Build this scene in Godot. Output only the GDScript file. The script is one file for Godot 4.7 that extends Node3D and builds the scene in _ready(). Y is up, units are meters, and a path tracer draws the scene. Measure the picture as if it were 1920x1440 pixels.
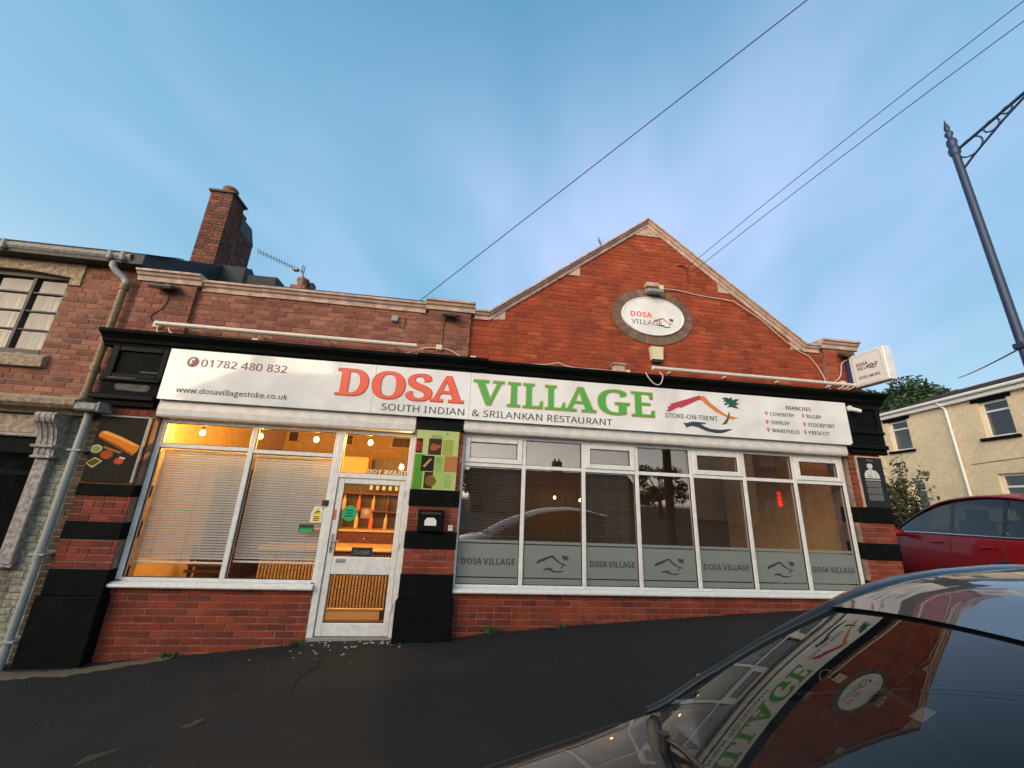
extends Node3D

const EYE := Vector3(0.0, 1.70, 5.6)
var M := {}
var T := {}
var used := {}
var rng := RandomNumberGenerator.new()
var F_SANS: Font
var F_SANS_B: Font
var F_SERIF_B: Font
var F_SERIF_OUT: Font


# ------------------------------------------------------------------ mesh builder
class MB:
	var v := PackedVector3Array()
	var n := PackedVector3Array()
	var c := PackedColorArray()
	var u := PackedVector2Array()
	var ix := PackedInt32Array()

	func tri(a: Vector3, b: Vector3, d: Vector3, col := Color.WHITE) -> void:
		var nn := (b - a).cross(d - a).normalized()
		var k := v.size()
		for p in [a, b, d]:
			v.append(p)
			n.append(nn)
			c.append(col)
		ix.append_array(PackedInt32Array([k, k + 2, k + 1]))

	func quad(a: Vector3, b: Vector3, d: Vector3, e: Vector3, col := Color.WHITE) -> void:
		var nn := (b - a).cross(d - a)
		if nn.length_squared() < 1e-14:
			nn = (d - a).cross(e - a)
		nn = nn.normalized()
		var k := v.size()
		for p in [a, b, d, e]:
			v.append(p)
			n.append(nn)
			c.append(col)
		ix.append_array(PackedInt32Array([k, k + 2, k + 1, k, k + 3, k + 2]))

	func oquad(a: Vector3, b: Vector3, d: Vector3, e: Vector3, m: Vector3, col := Color.WHITE) -> void:
		if (b - a).cross(d - a).dot((a + b + d + e) * 0.25 - m) < 0.0:
			quad(a, e, d, b, col)
		else:
			quad(a, b, d, e, col)

	func otri(a: Vector3, b: Vector3, d: Vector3, m: Vector3, col := Color.WHITE) -> void:
		if (b - a).cross(d - a).dot((a + b + d) / 3.0 - m) < 0.0:
			tri(a, d, b, col)
		else:
			tri(a, b, d, col)

	func box(lo: Vector3, hi: Vector3, bv := 0.0, col := Color.WHITE) -> MB:
		var m := (lo + hi) * 0.5
		var h := (hi - lo) * 0.5
		bv = minf(bv, minf(h.x, minf(h.y, h.z)) * 0.49)
		var at := func(s: Vector3, ax: int) -> Vector3:
			var q := h - Vector3(bv, bv, bv)
			q[ax] = h[ax]
			return m + s * q
		for ax in 3:
			var b := (ax + 1) % 3
			var d := (ax + 2) % 3
			for s in [-1.0, 1.0]:
				var q: Array[Vector3] = []
				for w in [[-1.0, -1.0], [1.0, -1.0], [1.0, 1.0], [-1.0, 1.0]]:
					var g := Vector3.ZERO
					g[ax] = s
					g[b] = w[0]
					g[d] = w[1]
					q.append(at.call(g, ax))
				oquad(q[0], q[1], q[2], q[3], m, col)
				if bv > 0.0:
					for t in [-1.0, 1.0]:
						var g0 := Vector3.ZERO
						g0[ax] = s
						g0[b] = t
						g0[d] = -1.0
						var g1 := g0
						g1[d] = 1.0
						oquad(at.call(g0, ax), at.call(g1, ax), at.call(g1, b), at.call(g0, b), m, col)
		if bv > 0.0:
			for sx in [-1.0, 1.0]:
				for sy in [-1.0, 1.0]:
					for sz in [-1.0, 1.0]:
						var s := Vector3(sx, sy, sz)
						otri(at.call(s, 0), at.call(s, 1), at.call(s, 2), m, col)
		return self

	# rows of equal length, smooth normals
	func grid(rows: Array, flip := false, closed := false, uvs := false) -> MB:
		var nr := rows.size()
		var nc: int = rows[0].size()
		var k := v.size()
		for r in nr:
			for q in nc:
				var p: Vector3 = rows[r][q]
				var r0: Vector3 = rows[maxi(r - 1, 0)][q]
				var r1: Vector3 = rows[mini(r + 1, nr - 1)][q]
				var q0: Vector3 = rows[r][(q - 1 + nc) % nc if closed else maxi(q - 1, 0)]
				var q1: Vector3 = rows[r][(q + 1) % nc if closed else mini(q + 1, nc - 1)]
				var nn := (q1 - q0).cross(r1 - r0)
				if nn.length_squared() < 1e-16:
					nn = Vector3.UP
				nn = nn.normalized()
				v.append(p)
				n.append(-nn if flip else nn)
				c.append(Color.WHITE)
				if uvs:
					u.append(Vector2(float(q) / (nc - 1), float(r) / (nr - 1)))
		for r in nr - 1:
			for q in (nc if closed else nc - 1):
				var q2 := (q + 1) % nc
				var a := k + r * nc + q
				var b := k + r * nc + q2
				var d := k + (r + 1) * nc + q2
				var e := k + (r + 1) * nc + q
				if flip:
					ix.append_array(PackedInt32Array([a, b, d, a, d, e]))
				else:
					ix.append_array(PackedInt32Array([a, d, b, a, e, d]))
		return self

	func tube(pts: Array, r, sides := 8, caps := true) -> MB:
		var rows := []
		var side := Vector3.ZERO
		for i in pts.size():
			var d: Vector3 = (pts[mini(i + 1, pts.size() - 1)] - pts[maxi(i - 1, 0)]).normalized()
			if side == Vector3.ZERO or absf(side.dot(d)) > 0.95:
				side = d.cross(Vector3.UP if absf(d.y) < 0.9 else Vector3.RIGHT).normalized()
			side = (side - d * side.dot(d)).normalized()
			var up := d.cross(side)
			var row := PackedVector3Array()
			var rr: float = r[i] if r is Array else r
			for s in sides:
				var a := TAU * s / sides
				row.append(pts[i] + (side * cos(a) + up * sin(a)) * rr)
			rows.append(row)
		grid(rows, false, true)
		if caps:
			for e in [0, pts.size() - 1]:
				var mid: Vector3 = pts[e]
				var inner: Vector3 = pts[1] if e == 0 else pts[pts.size() - 2]
				for s in sides:
					otri(mid, rows[e][s], rows[e][(s + 1) % sides], inner)
		return self

	# profile: array of Vector2(radius, height) turned round the y axis at o
	func lathe(profile: Array, o := Vector3.ZERO, sides := 20) -> MB:
		var rows := []
		for p in profile:
			var row := PackedVector3Array()
			for s in sides:
				var a := TAU * s / sides
				row.append(o + Vector3(cos(a) * p.x, p.y, sin(a) * p.x))
			rows.append(row)
		return grid(rows, false, true)

	# polygon in the xy plane between z0 and z1
	func prism(poly: PackedVector2Array, z0: float, z1: float, col := Color.WHITE) -> MB:
		if Geometry2D.is_polygon_clockwise(poly):
			poly = poly.duplicate()
			poly.reverse()
		# is_polygon_clockwise is written for y down: make sure the area is positive with y up
		var area := 0.0
		for i in poly.size():
			var p := poly[i]
			var q := poly[(i + 1) % poly.size()]
			area += p.x * q.y - q.x * p.y
		if area < 0.0:
			poly = poly.duplicate()
			poly.reverse()
		var t := Geometry2D.triangulate_polygon(poly)
		for i in range(0, t.size(), 3):
			var a := poly[t[i]]
			var b := poly[t[i + 1]]
			var d := poly[t[i + 2]]
			if (b - a).cross(d - a) < 0.0:
				var w := b
				b = d
				d = w
			tri(Vector3(a.x, a.y, z1), Vector3(b.x, b.y, z1), Vector3(d.x, d.y, z1), col)
			tri(Vector3(a.x, a.y, z0), Vector3(d.x, d.y, z0), Vector3(b.x, b.y, z0), col)
		for i in poly.size():
			var p := poly[i]
			var q := poly[(i + 1) % poly.size()]
			quad(Vector3(p.x, p.y, z0), Vector3(q.x, q.y, z0), Vector3(q.x, q.y, z1), Vector3(p.x, p.y, z1), col)
		return self

	# profile of Vector2(y, z) drawn along x
	func along_x(profile: Array, x0: float, x1: float, dy := 0.0) -> MB:
		for i in profile.size():
			var p: Vector2 = profile[i]
			var q: Vector2 = profile[(i + 1) % profile.size()]
			quad(Vector3(x0, p.x, p.y), Vector3(x1, p.x + dy, p.y), Vector3(x1, q.x + dy, q.y), Vector3(x0, q.x, q.y))
		var poly := PackedVector2Array()
		for p in profile:
			poly.append(p)
		var t := Geometry2D.triangulate_polygon(poly)
		var m0 := Vector3((x0 + x1) * 0.5, profile[0].x, profile[0].y)
		for i in range(0, t.size(), 3):
			var a: Vector2 = poly[t[i]]
			var b: Vector2 = poly[t[i + 1]]
			var d: Vector2 = poly[t[i + 2]]
			otri(Vector3(x0, a.x, a.y), Vector3(x0, b.x, b.y), Vector3(x0, d.x, d.y), m0)
			otri(Vector3(x1, a.x + dy, a.y), Vector3(x1, b.x + dy, b.y), Vector3(x1, d.x + dy, d.y), m0)
		return self

	func add(o: MB, at := Vector3.ZERO, sc := Vector3.ONE, col := Color.WHITE) -> MB:
		var k := v.size()
		for p in o.v:
			v.append(p * sc + at)
		n.append_array(o.n)
		for i in o.v.size():
			c.append(col)
		for i in o.ix:
			ix.append(i + k)
		return self

	func mesh() -> ArrayMesh:
		var a := []
		a.resize(Mesh.ARRAY_MAX)
		a[Mesh.ARRAY_VERTEX] = v
		a[Mesh.ARRAY_NORMAL] = n
		a[Mesh.ARRAY_COLOR] = c
		if u.size() == v.size():
			a[Mesh.ARRAY_TEX_UV] = u
		a[Mesh.ARRAY_INDEX] = ix
		var m := ArrayMesh.new()
		m.add_surface_from_arrays(Mesh.PRIMITIVE_TRIANGLES, a)
		return m


func V(x: float, y: float, z: float) -> Vector3:
	return Vector3(x, y, z)


func numbered(called: String) -> String:
	var k: int = used.get(called, 0)
	used[called] = k + 1
	return called if k == 0 else "%s_%03d" % [called, k]


func tag(o: Node, label: String, category: String, group := "", kind := "") -> void:
	if label: o.set_meta("label", label)
	if category: o.set_meta("category", category)
	if group: o.set_meta("group", group)
	if kind: o.set_meta("kind", kind)


func thing(called: String, label: String, category: String, group := "", at := Vector3.ZERO, turn := 0.0) -> Node3D:
	var o := Node3D.new()
	o.name = numbered(called)
	add_child(o)
	o.position = at
	o.rotation.y = turn
	tag(o, label, category, group)
	return o


func node(called: String, parent: Node, at := Vector3.ZERO) -> Node3D:
	var o := Node3D.new()
	o.name = called
	parent.add_child(o, true)
	o.position = at
	return o


func part(called: String, what, m: Material, parent: Node, at := Vector3.ZERO) -> MeshInstance3D:
	var o := MeshInstance3D.new()
	o.name = called
	o.mesh = what.mesh() if what is MB else what
	o.material_override = m
	parent.add_child(o, true)
	o.position = at
	return o


func solid(called: String, what, m: Material, label: String, category: String, group := "") -> MeshInstance3D:
	var o := part(numbered(called), what, m, self)
	tag(o, label, category, group)
	return o


func structure(called: String, what, m: Material) -> MeshInstance3D:
	var o := part(numbered(called), what, m, self)
	o.set_meta("kind", "structure")
	return o


func bx(x0: float, x1: float, y0: float, y1: float, z0: float, z1: float, bv := 0.004) -> MB:
	return MB.new().box(Vector3(minf(x0, x1), minf(y0, y1), minf(z0, z1)), Vector3(maxf(x0, x1), maxf(y0, y1), maxf(z0, z1)), bv)


# ------------------------------------------------------------------ materials
func lin(r: float, g: float, b: float) -> Color:
	return Color(r, g, b).linear_to_srgb()


func noise_tex(freq: float, octaves: int, lo: float, hi: float, size := 512, sd := 1, kind := FastNoiseLite.TYPE_SIMPLEX_SMOOTH) -> NoiseTexture2D:
	var f := FastNoiseLite.new()
	f.seed = sd
	f.noise_type = kind
	f.frequency = freq
	f.fractal_octaves = octaves
	f.fractal_gain = 0.6
	var t := NoiseTexture2D.new()
	t.width = size
	t.height = size
	t.seamless = true
	t.noise = f
	var g := Gradient.new()
	g.set_color(0, Color(lo, lo, lo))
	g.set_color(1, Color(hi, hi, hi))
	t.color_ramp = g
	return t


func bump_tex(freq: float, octaves: int, strength: float, size := 512, sd := 2) -> NoiseTexture2D:
	var f := FastNoiseLite.new()
	f.seed = sd
	f.frequency = freq
	f.fractal_octaves = octaves
	f.fractal_gain = 0.65
	var t := NoiseTexture2D.new()
	t.width = size
	t.height = size
	t.seamless = true
	t.as_normal_map = true
	t.bump_strength = strength
	t.noise = f
	return t


func mat(called: String, r: float, g: float, b: float, rough := 0.7, metal := 0.0) -> StandardMaterial3D:
	var m := StandardMaterial3D.new()
	m.resource_name = called
	m.albedo_color = lin(r, g, b)
	m.roughness = rough
	m.metallic = metal
	M[called] = m
	return m


func worn(m: StandardMaterial3D, tex: String, per_metre: float, normal := "", depth := 0.5) -> StandardMaterial3D:
	m.albedo_texture = T[tex]
	m.uv1_triplanar = true
	m.uv1_world_triplanar = true
	m.uv1_scale = Vector3.ONE * per_metre
	if normal:
		m.normal_enabled = true
		m.normal_texture = T[normal]
		m.normal_scale = depth
	return m


# a second, wider layer of grime over the first
func soiled(m: StandardMaterial3D, per_metre: float) -> void:
	m.detail_enabled = true
	m.detail_blend_mode = BaseMaterial3D.BLEND_MODE_MUL
	m.detail_albedo = T.soot
	m.detail_uv_layer = BaseMaterial3D.DETAIL_UV_2
	m.uv2_triplanar = true
	m.uv2_world_triplanar = true
	m.uv2_scale = Vector3.ONE * per_metre


func glass(called: String, alpha: float, r := 0.02, g := 0.025, b := 0.025) -> StandardMaterial3D:
	var m := mat(called, r, g, b, 0.0)
	m.albedo_color.a = alpha
	m.transparency = BaseMaterial3D.TRANSPARENCY_ALPHA
	m.metallic_specular = 0.5
	return m


func make_materials() -> void:
	T.fine = noise_tex(0.09, 4, 0.74, 1.0, 512, 3)
	T.coarse = noise_tex(0.012, 5, 0.66, 1.0, 512, 5)
	T.mild = noise_tex(0.015, 4, 0.88, 1.0, 512, 7)
	T.dirt = noise_tex(0.006, 5, 0.90, 1.0, 512, 17)
	T.soot = noise_tex(0.008, 5, 0.76, 1.04, 512, 19)
	T.patch = noise_tex(0.007, 5, 0.55, 1.0, 512, 23)
	T.speck = noise_tex(0.06, 5, 0.12, 1.0, 512, 9)
	T.grain = bump_tex(0.12, 4, 4.0, 512, 11)
	T.pebble = bump_tex(0.3, 3, 8.0, 512, 13)
	T.streak = noise_tex(0.02, 5, 0.5, 1.0, 512, 15)
	var b := worn(mat("brick", 1, 1, 1, 0.92), "fine", 2.0, "grain", 0.7)
	b.vertex_color_use_as_albedo = true
	soiled(b, 0.42)
	worn(mat("mortar", 0.33, 0.20, 0.155, 0.95), "coarse", 0.6, "grain", 0.8)
	worn(mat("mortar_red", 0.38, 0.115, 0.06, 0.95), "coarse", 0.6, "grain", 0.8)
	worn(mat("mortar_pale", 0.34, 0.25, 0.2, 0.95), "coarse", 0.6, "grain", 0.8)
	worn(mat("black_paint", 0.007, 0.009, 0.008, 0.7), "coarse", 0.7, "grain", 0.25)
	worn(mat("black_gloss", 0.006, 0.008, 0.008, 0.5), "mild", 1.3, "grain", 0.15)
	worn(mat("flaked_paint", 0.09, 0.09, 0.075, 0.7), "streak", 1.5)
	worn(mat("white_plastic", 0.8, 0.785, 0.75, 0.35), "mild", 1.1)
	worn(mat("white_box", 0.72, 0.69, 0.65, 0.4), "mild", 0.8)
	for b2 in ["black_paint", "black_gloss"]: M[b2].metallic_specular = 0.18
	mat("seal", 0.02, 0.02, 0.02, 0.6)
	var sg := mat("sign_white", 0.80, 0.79, 0.76, 0.06)
	sg.metallic_specular = 0.5
	worn(sg, "dirt", 0.5)
	mat("sign_edge", 0.7, 0.7, 0.68, 0.4)
	mat("letter_red", 0.78, 0.09, 0.03, 0.35)
	mat("letter_red_edge", 0.45, 0.045, 0.02, 0.4)
	mat("letter_green", 0.05, 0.36, 0.035, 0.35)
	mat("letter_gold", 0.55, 0.30, 0.03, 0.4)
	mat("letter_dark", 0.035, 0.035, 0.035, 0.4)
	mat("letter_maroon", 0.16, 0.03, 0.03, 0.4)
	mat("logo_crimson", 0.45, 0.03, 0.055, 0.4)
	mat("logo_amber", 0.62, 0.2, 0.02, 0.4)
	mat("logo_green", 0.008, 0.075, 0.05, 0.4)
	mat("logo_moss", 0.06, 0.1, 0.04, 0.4)
	mat("logo_slate", 0.025, 0.035, 0.045, 0.4)
	mat("pin_red", 0.6, 0.03, 0.02, 0.4)
	worn(mat("stone", 0.68, 0.49, 0.39, 0.85), "coarse", 0.9, "grain", 0.5)
	worn(mat("old_stone", 0.62, 0.47, 0.31, 0.9), "streak", 1.4, "grain", 0.8)
	worn(mat("slate", 0.035, 0.04, 0.045, 0.6), "coarse", 1.2, "grain", 0.5)
	worn(mat("felt", 0.028, 0.034, 0.04, 0.75), "coarse", 1.0, "grain", 0.6)
	worn(mat("brown_tile", 0.06, 0.042, 0.03, 0.85), "fine", 1.2, "grain", 0.7)
	worn(mat("asphalt", 0.025, 0.029, 0.027, 0.85), "speck", 1.1, "grain", 1.6)
	var asp: StandardMaterial3D = M.asphalt
	asp.detail_enabled = true
	asp.detail_blend_mode = BaseMaterial3D.BLEND_MODE_MUL
	asp.detail_albedo = T.patch
	asp.detail_uv_layer = BaseMaterial3D.DETAIL_UV_2
	asp.uv2_triplanar = true
	asp.uv2_world_triplanar = true
	asp.uv2_scale = Vector3.ONE * 0.33
	worn(mat("road", 0.04, 0.04, 0.038, 0.85), "speck", 1.3, "pebble", 0.6)
	worn(mat("rubble", 0.2, 0.155, 0.10, 0.95), "fine", 3.0, "pebble", 1.2)
	worn(mat("edging", 0.11, 0.09, 0.065, 0.95), "fine", 3.0, "pebble", 1.2)
	mat("crack", 0.006, 0.006, 0.006, 0.95)
	worn(mat("kerb", 0.2, 0.19, 0.17, 0.9), "fine", 2.0, "pebble", 0.6)
	worn(mat("cream_render", 0.90, 0.73, 0.47, 0.95), "mild", 0.7, "pebble", 0.5)
	soiled(M.cream_render, 0.3)
	(M.cream_render as StandardMaterial3D).detail_albedo = T.dirt
	worn(mat("house_render", 0.35, 0.27, 0.2, 0.95), "mild", 0.7, "pebble", 0.5)
	worn(mat("painted_lavender", 0.60, 0.54, 0.50, 0.7), "streak", 1.3, "grain", 0.5)
	worn(mat("painted_cream", 0.60, 0.48, 0.35, 0.7), "streak", 0.9, "grain", 0.5)
	var pg := worn(mat("painted_brick", 1, 1, 1, 0.8), "streak", 1.2, "grain", 0.8)
	pg.vertex_color_use_as_albedo = true
	worn(mat("grey_pipe", 0.36, 0.37, 0.35, 0.5), "mild", 1.5)
	worn(mat("tan_pipe", 0.42, 0.27, 0.13, 0.6), "streak", 1.6)
	worn(mat("lead_white", 0.42, 0.42, 0.39, 0.6), "streak", 2.0)
	worn(mat("dark_frame", 0.05, 0.042, 0.032, 0.6), "mild", 1.5)
	worn(mat("net_curtain", 0.52, 0.5, 0.4, 0.95), "fine", 1.6)
	mat("curtain_grey", 0.2, 0.2, 0.19, 0.9)
	worn(mat("room_paint", 0.42, 0.39, 0.33, 0.9), "mild", 1.0)
	glass("pane", 0.03)
	glass("old_pane", 0.05).metallic_specular = 0.3
	glass("dark_pane", 0.25, 0.01, 0.012, 0.012)
	glass("car_glass", 0.42, 0.006, 0.01, 0.01)
	glass("car_side_glass", 0.9, 0.004, 0.006, 0.006)
	var film := mat("frost_film", 0.31, 0.35, 0.32, 0.45)
	film.albedo_color.a = 0.8
	film.transparency = BaseMaterial3D.TRANSPARENCY_ALPHA
	mat("film_cut", 0.055, 0.062, 0.058, 0.4)
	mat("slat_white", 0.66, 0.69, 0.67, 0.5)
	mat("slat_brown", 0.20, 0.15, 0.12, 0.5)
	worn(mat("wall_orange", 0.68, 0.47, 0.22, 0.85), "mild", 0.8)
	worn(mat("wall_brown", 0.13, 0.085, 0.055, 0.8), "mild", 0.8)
	worn(mat("ceiling", 0.6, 0.5, 0.35, 0.9), "mild", 0.8)
	worn(mat("floor_tile", 0.12, 0.085, 0.05, 0.5), "mild", 0.8)
	worn(mat("wood_rib", 0.72, 0.47, 0.2, 0.5), "streak", 2.0)
	worn(mat("wood_gap", 0.10, 0.045, 0.02, 0.7), "mild", 2.0)
	worn(mat("wood_dark", 0.12, 0.06, 0.03, 0.4), "streak", 2.0)
	worn(mat("wood_red", 0.26, 0.08, 0.035, 0.4), "streak", 2.0)
	mat("counter_top", 0.55, 0.40, 0.22, 0.2)
	mat("gold_frame", 0.7, 0.5, 0.2, 0.4)
	mat("bottle", 0.05, 0.08, 0.03, 0.1)
	mat("black_plastic", 0.015, 0.015, 0.015, 0.6)
	mat("bronze_plastic", 0.05, 0.04, 0.035, 0.5)
	mat("grey_plastic", 0.25, 0.25, 0.24, 0.5)
	mat("ivory_plastic", 0.62, 0.54, 0.33, 0.5)
	mat("white_cable", 0.55, 0.45, 0.38, 0.6)
	mat("dark_cable", 0.02, 0.018, 0.017, 0.6)
	worn(mat("lamp_tube", 0.72, 0.66, 0.55, 0.35), "mild", 1.0)
	worn(mat("lamp_post", 0.008, 0.03, 0.085, 0.45), "mild", 1.0)
	mat("aerial", 0.14, 0.15, 0.16, 0.5, 0.6)
	worn(mat("terracotta", 0.34, 0.12, 0.06, 0.85), "coarse", 2.0)
	mat("blue_side", 0.02, 0.04, 0.16, 0.5)
	mat("sticker_green", 0.01, 0.38, 0.13, 0.5)
	mat("sticker_dark_green", 0.02, 0.16, 0.03, 0.5)
	mat("sticker_red", 0.65, 0.13, 0.09, 0.5)
	mat("sticker_orange", 0.72, 0.18, 0.02, 0.5)
	mat("sticker_yellow", 0.72, 0.55, 0.03, 0.5)
	mat("sticker_white", 0.7, 0.7, 0.66, 0.5)
	mat("flake", 0.4, 0.34, 0.27, 0.9)
	mat("rubber", 0.014, 0.014, 0.014, 0.75)
	mat("chrome", 0.6, 0.6, 0.6, 0.15, 1.0)
	mat("alloy", 0.35, 0.35, 0.36, 0.3, 0.9)
	mat("car_trim", 0.012, 0.013, 0.015, 0.35)
	mat("car_cabin", 0.012, 0.012, 0.012, 0.9)
	var dp := mat("paint_black", 0.012, 0.014, 0.017, 0.35)
	dp.clearcoat_enabled = true
	dp.clearcoat = 1.0
	dp.clearcoat_roughness = 0.02
	var rp := mat("paint_red", 0.27, 0.003, 0.006, 0.4)
	rp.clearcoat_enabled = true
	rp.metallic_specular = 0.3
	rp.clearcoat = 0.25
	rp.clearcoat_roughness = 0.03
	mat("head_glass", 0.5, 0.5, 0.5, 0.08)
	mat("tail_red", 0.35, 0.01, 0.01, 0.15)
	worn(mat("bark", 0.08, 0.06, 0.045, 0.95), "fine", 3.0, "grain", 1.0)
	for a in [["leaf_dark", 0.022, 0.055, 0.018], ["leaf_bush", 0.075, 0.085, 0.03], ["leaf_weed", 0.05, 0.085, 0.025]]:
		var m := mat(a[0], a[1], a[2], a[3], 0.6)
		m.backlight_enabled = true
		m.backlight = Color(0.3, 0.35, 0.1)
		m.vertex_color_use_as_albedo = true
	F_SANS = sys_font("Droid Sans", 400)
	F_SANS_B = sys_font("Droid Sans", 700)
	F_SERIF_B = sys_font("Droid Serif", 700)
	var fv := FontVariation.new()
	fv.base_font = F_SERIF_B
	fv.variation_embolden = 0.5
	F_SERIF_OUT = fv


func sys_font(n: String, w: int) -> SystemFont:
	var f := SystemFont.new()
	f.font_names = PackedStringArray([n])
	f.font_weight = w
	return f


# lettering that fills a rectangle on the plane z, facing +z
func lettering(s: String, font: Font, x0: float, x1: float, y0: float, y1: float, z: float, m: Material, parent: Node, depth := 0.004, called := "lettering") -> MeshInstance3D:
	var t := TextMesh.new()
	t.text = s
	t.font = font
	t.font_size = 48
	t.pixel_size = 0.01
	t.depth = 0.02
	t.curve_step = 2.0
	var b := t.get_aabb()
	var o := part(called, t, m, parent)
	o.scale = Vector3((x1 - x0) / b.size.x, (y1 - y0) / b.size.y, depth / b.size.z)
	o.position = Vector3(x0, y0, z) - b.position * o.scale
	return o


func shape2d(called: String, pts: Array, z: float, depth: float, m: Material, parent: Node, sc := 1.0, ofs := Vector2.ZERO) -> MeshInstance3D:
	var p := PackedVector2Array()
	for i in range(0, pts.size(), 2):
		p.append(Vector2(pts[i], pts[i + 1]) * sc + ofs)
	return part(called, MB.new().prism(p, z, z + depth), m, parent)


func _ready() -> void:
	rng.seed = 20240607
	set_camera_and_light()
	make_materials()
	build_ground()
	build_restaurant()
	build_neighbour()
	build_cream_house()
	build_opposite_side()
	build_signs()
	build_wall_fittings()
	build_posters()
	build_inside()
	build_cars()
	build_street_lamp()
	build_wires()
	build_plants()
	build_small_things()


func set_camera_and_light() -> void:
	var cam := Camera3D.new()
	cam.name = "camera"
	cam.position = EYE
	cam.rotation_degrees = Vector3(16.343, -7.02, 2.516)
	cam.fov = 89.034
	cam.near = 0.05
	cam.far = 600.0
	add_child(cam)
	cam.current = true
	var env := Environment.new()
	env.background_mode = Environment.BG_SKY
	var sky := Sky.new()
	var pan := PanoramaSkyMaterial.new()
	pan.panorama = ImageTexture.create_from_image(sky_image())
	sky.sky_material = pan
	env.sky = sky
	env.tonemap_mode = Environment.TONE_MAPPER_LINEAR
	env.tonemap_exposure = 1.7
	env.sdfgi_enabled = true
	env.ssao_enabled = true
	env.ssil_enabled = true
	var we := WorldEnvironment.new()
	we.name = "world"
	we.environment = env
	add_child(we)
	var sun := DirectionalLight3D.new()
	sun.name = "sun"
	sun.light_color = Color(1.0, 0.85, 0.66)
	sun.light_energy = 0.5
	sun.light_angular_distance = 40.0
	sun.shadow_enabled = true
	add_child(sun)
	sun.look_at_from_position(SUN_FROM * 50.0, Vector3.ZERO)


const SUN_FROM := Vector3(-0.62, 0.3, 0.75)


# clear evening sky: blue above, pale towards the horizon, warm and bright where the sun is going down behind the camera
func sky_image() -> Image:
	var w := 768
	var h := 384
	var im := Image.create(w, h, false, Image.FORMAT_RGBF)
	var wisp := FastNoiseLite.new()
	wisp.seed = 4
	wisp.frequency = 1.0
	wisp.fractal_octaves = 4
	var sun_az := atan2(SUN_FROM.x, -SUN_FROM.z)
	for y in h:
		var el := PI * (0.5 - (y + 0.5) / h)
		for x in w:
			var az := TAU * (x + 0.5) / w
			var k := clampf(el / (PI / 2.0), 0.0, 1.0)
			var low := Vector3(0.315, 0.47, 0.555)
			var mid := Vector3(0.135, 0.305, 0.445)
			var top := Vector3(0.052, 0.175, 0.3)
			var c := low.lerp(mid, smoothstep(0.0, 0.33, k)).lerp(top, smoothstep(0.3, 0.85, k))
			var d := absf(wrapf(az - sun_az, -PI, PI))
			var e := rad_to_deg(maxf(el, 0.0))
			var g1 := exp(-e / 9.0) * exp(-pow(rad_to_deg(d) / 66.0, 2.0))
			var g2 := exp(-e / 30.0) * exp(-pow(rad_to_deg(d) / 44.0, 2.0))
			c += Vector3(3.4, 2.2, 1.2) * g1 + Vector3(2.5, 2.5, 2.5) * g2
			# thin streaks of high cloud, faintly pink
			var dir := Vector3(sin(az) * cos(el), sin(el), -cos(az) * cos(el))
			var p := dir / maxf(dir.y + 0.25, 0.2)
			var s := wisp.get_noise_3d(p.x * 2.2 + p.z * 0.9, p.z * 0.8 - p.x * 0.35, 0.0)
			s = smoothstep(0.05, 0.55, s) * smoothstep(0.02, 0.2, el)
			c = c.lerp(c * 0.6 + Vector3(0.23, 0.22, 0.34), s * 0.25)
			var veil := exp(-pow(wrapf(az - 0.42, -PI, PI) / 0.8, 2.0)) * exp(-pow((el - 0.44) / 0.4, 2.0))
			c = c.lerp(Vector3(0.36, 0.43, 0.66), veil * clampf(0.6 + 1.1 * wisp.get_noise_3d(p.x * 1.5 + p.z * 0.5, p.z * 0.7 - p.x * 0.3, 7.0), 0.0, 1.0))
			if el < 0.0:
				c = Vector3(0.05, 0.048, 0.045)
			im.set_pixel(x, y, Color(c.x, c.y, c.z))
	return im


# ------------------------------------------------------------------ ground
const GX := [-150.0, -40.0, -8.0, -4.7, -3.8, -3.1, -1.72, -1.6, -0.66, 0.09, 0.56, 1.8, 3.3, 4.5, 7.0, 11.0, 16.0, 40.0, 150.0]
const GY := [-1.6, -1.3, -0.47, -0.25, -0.235, -0.185, -0.06, -0.022, -0.015, 0.005, 0.075, 0.155, 0.26, 0.33, 0.5, 0.7, 0.8, 0.9, 1.0]


func ground_y(x: float, z: float) -> float:
	var t := 0.0
	for i in GX.size() - 1:
		if x <= GX[i + 1]:
			t = lerpf(GY[i], GY[i + 1], clampf((x - GX[i]) / (GX[i + 1] - GX[i]), 0.0, 1.0))
			break
	var s := 0.015 + 0.07 * x
	if x < -5.0: s = t
	if x > 5.0: s = t
	return lerpf(t, s, smoothstep(0.0, 0.9, z)) - 0.012 * clampf(z, 0.0, 8.0)


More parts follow.
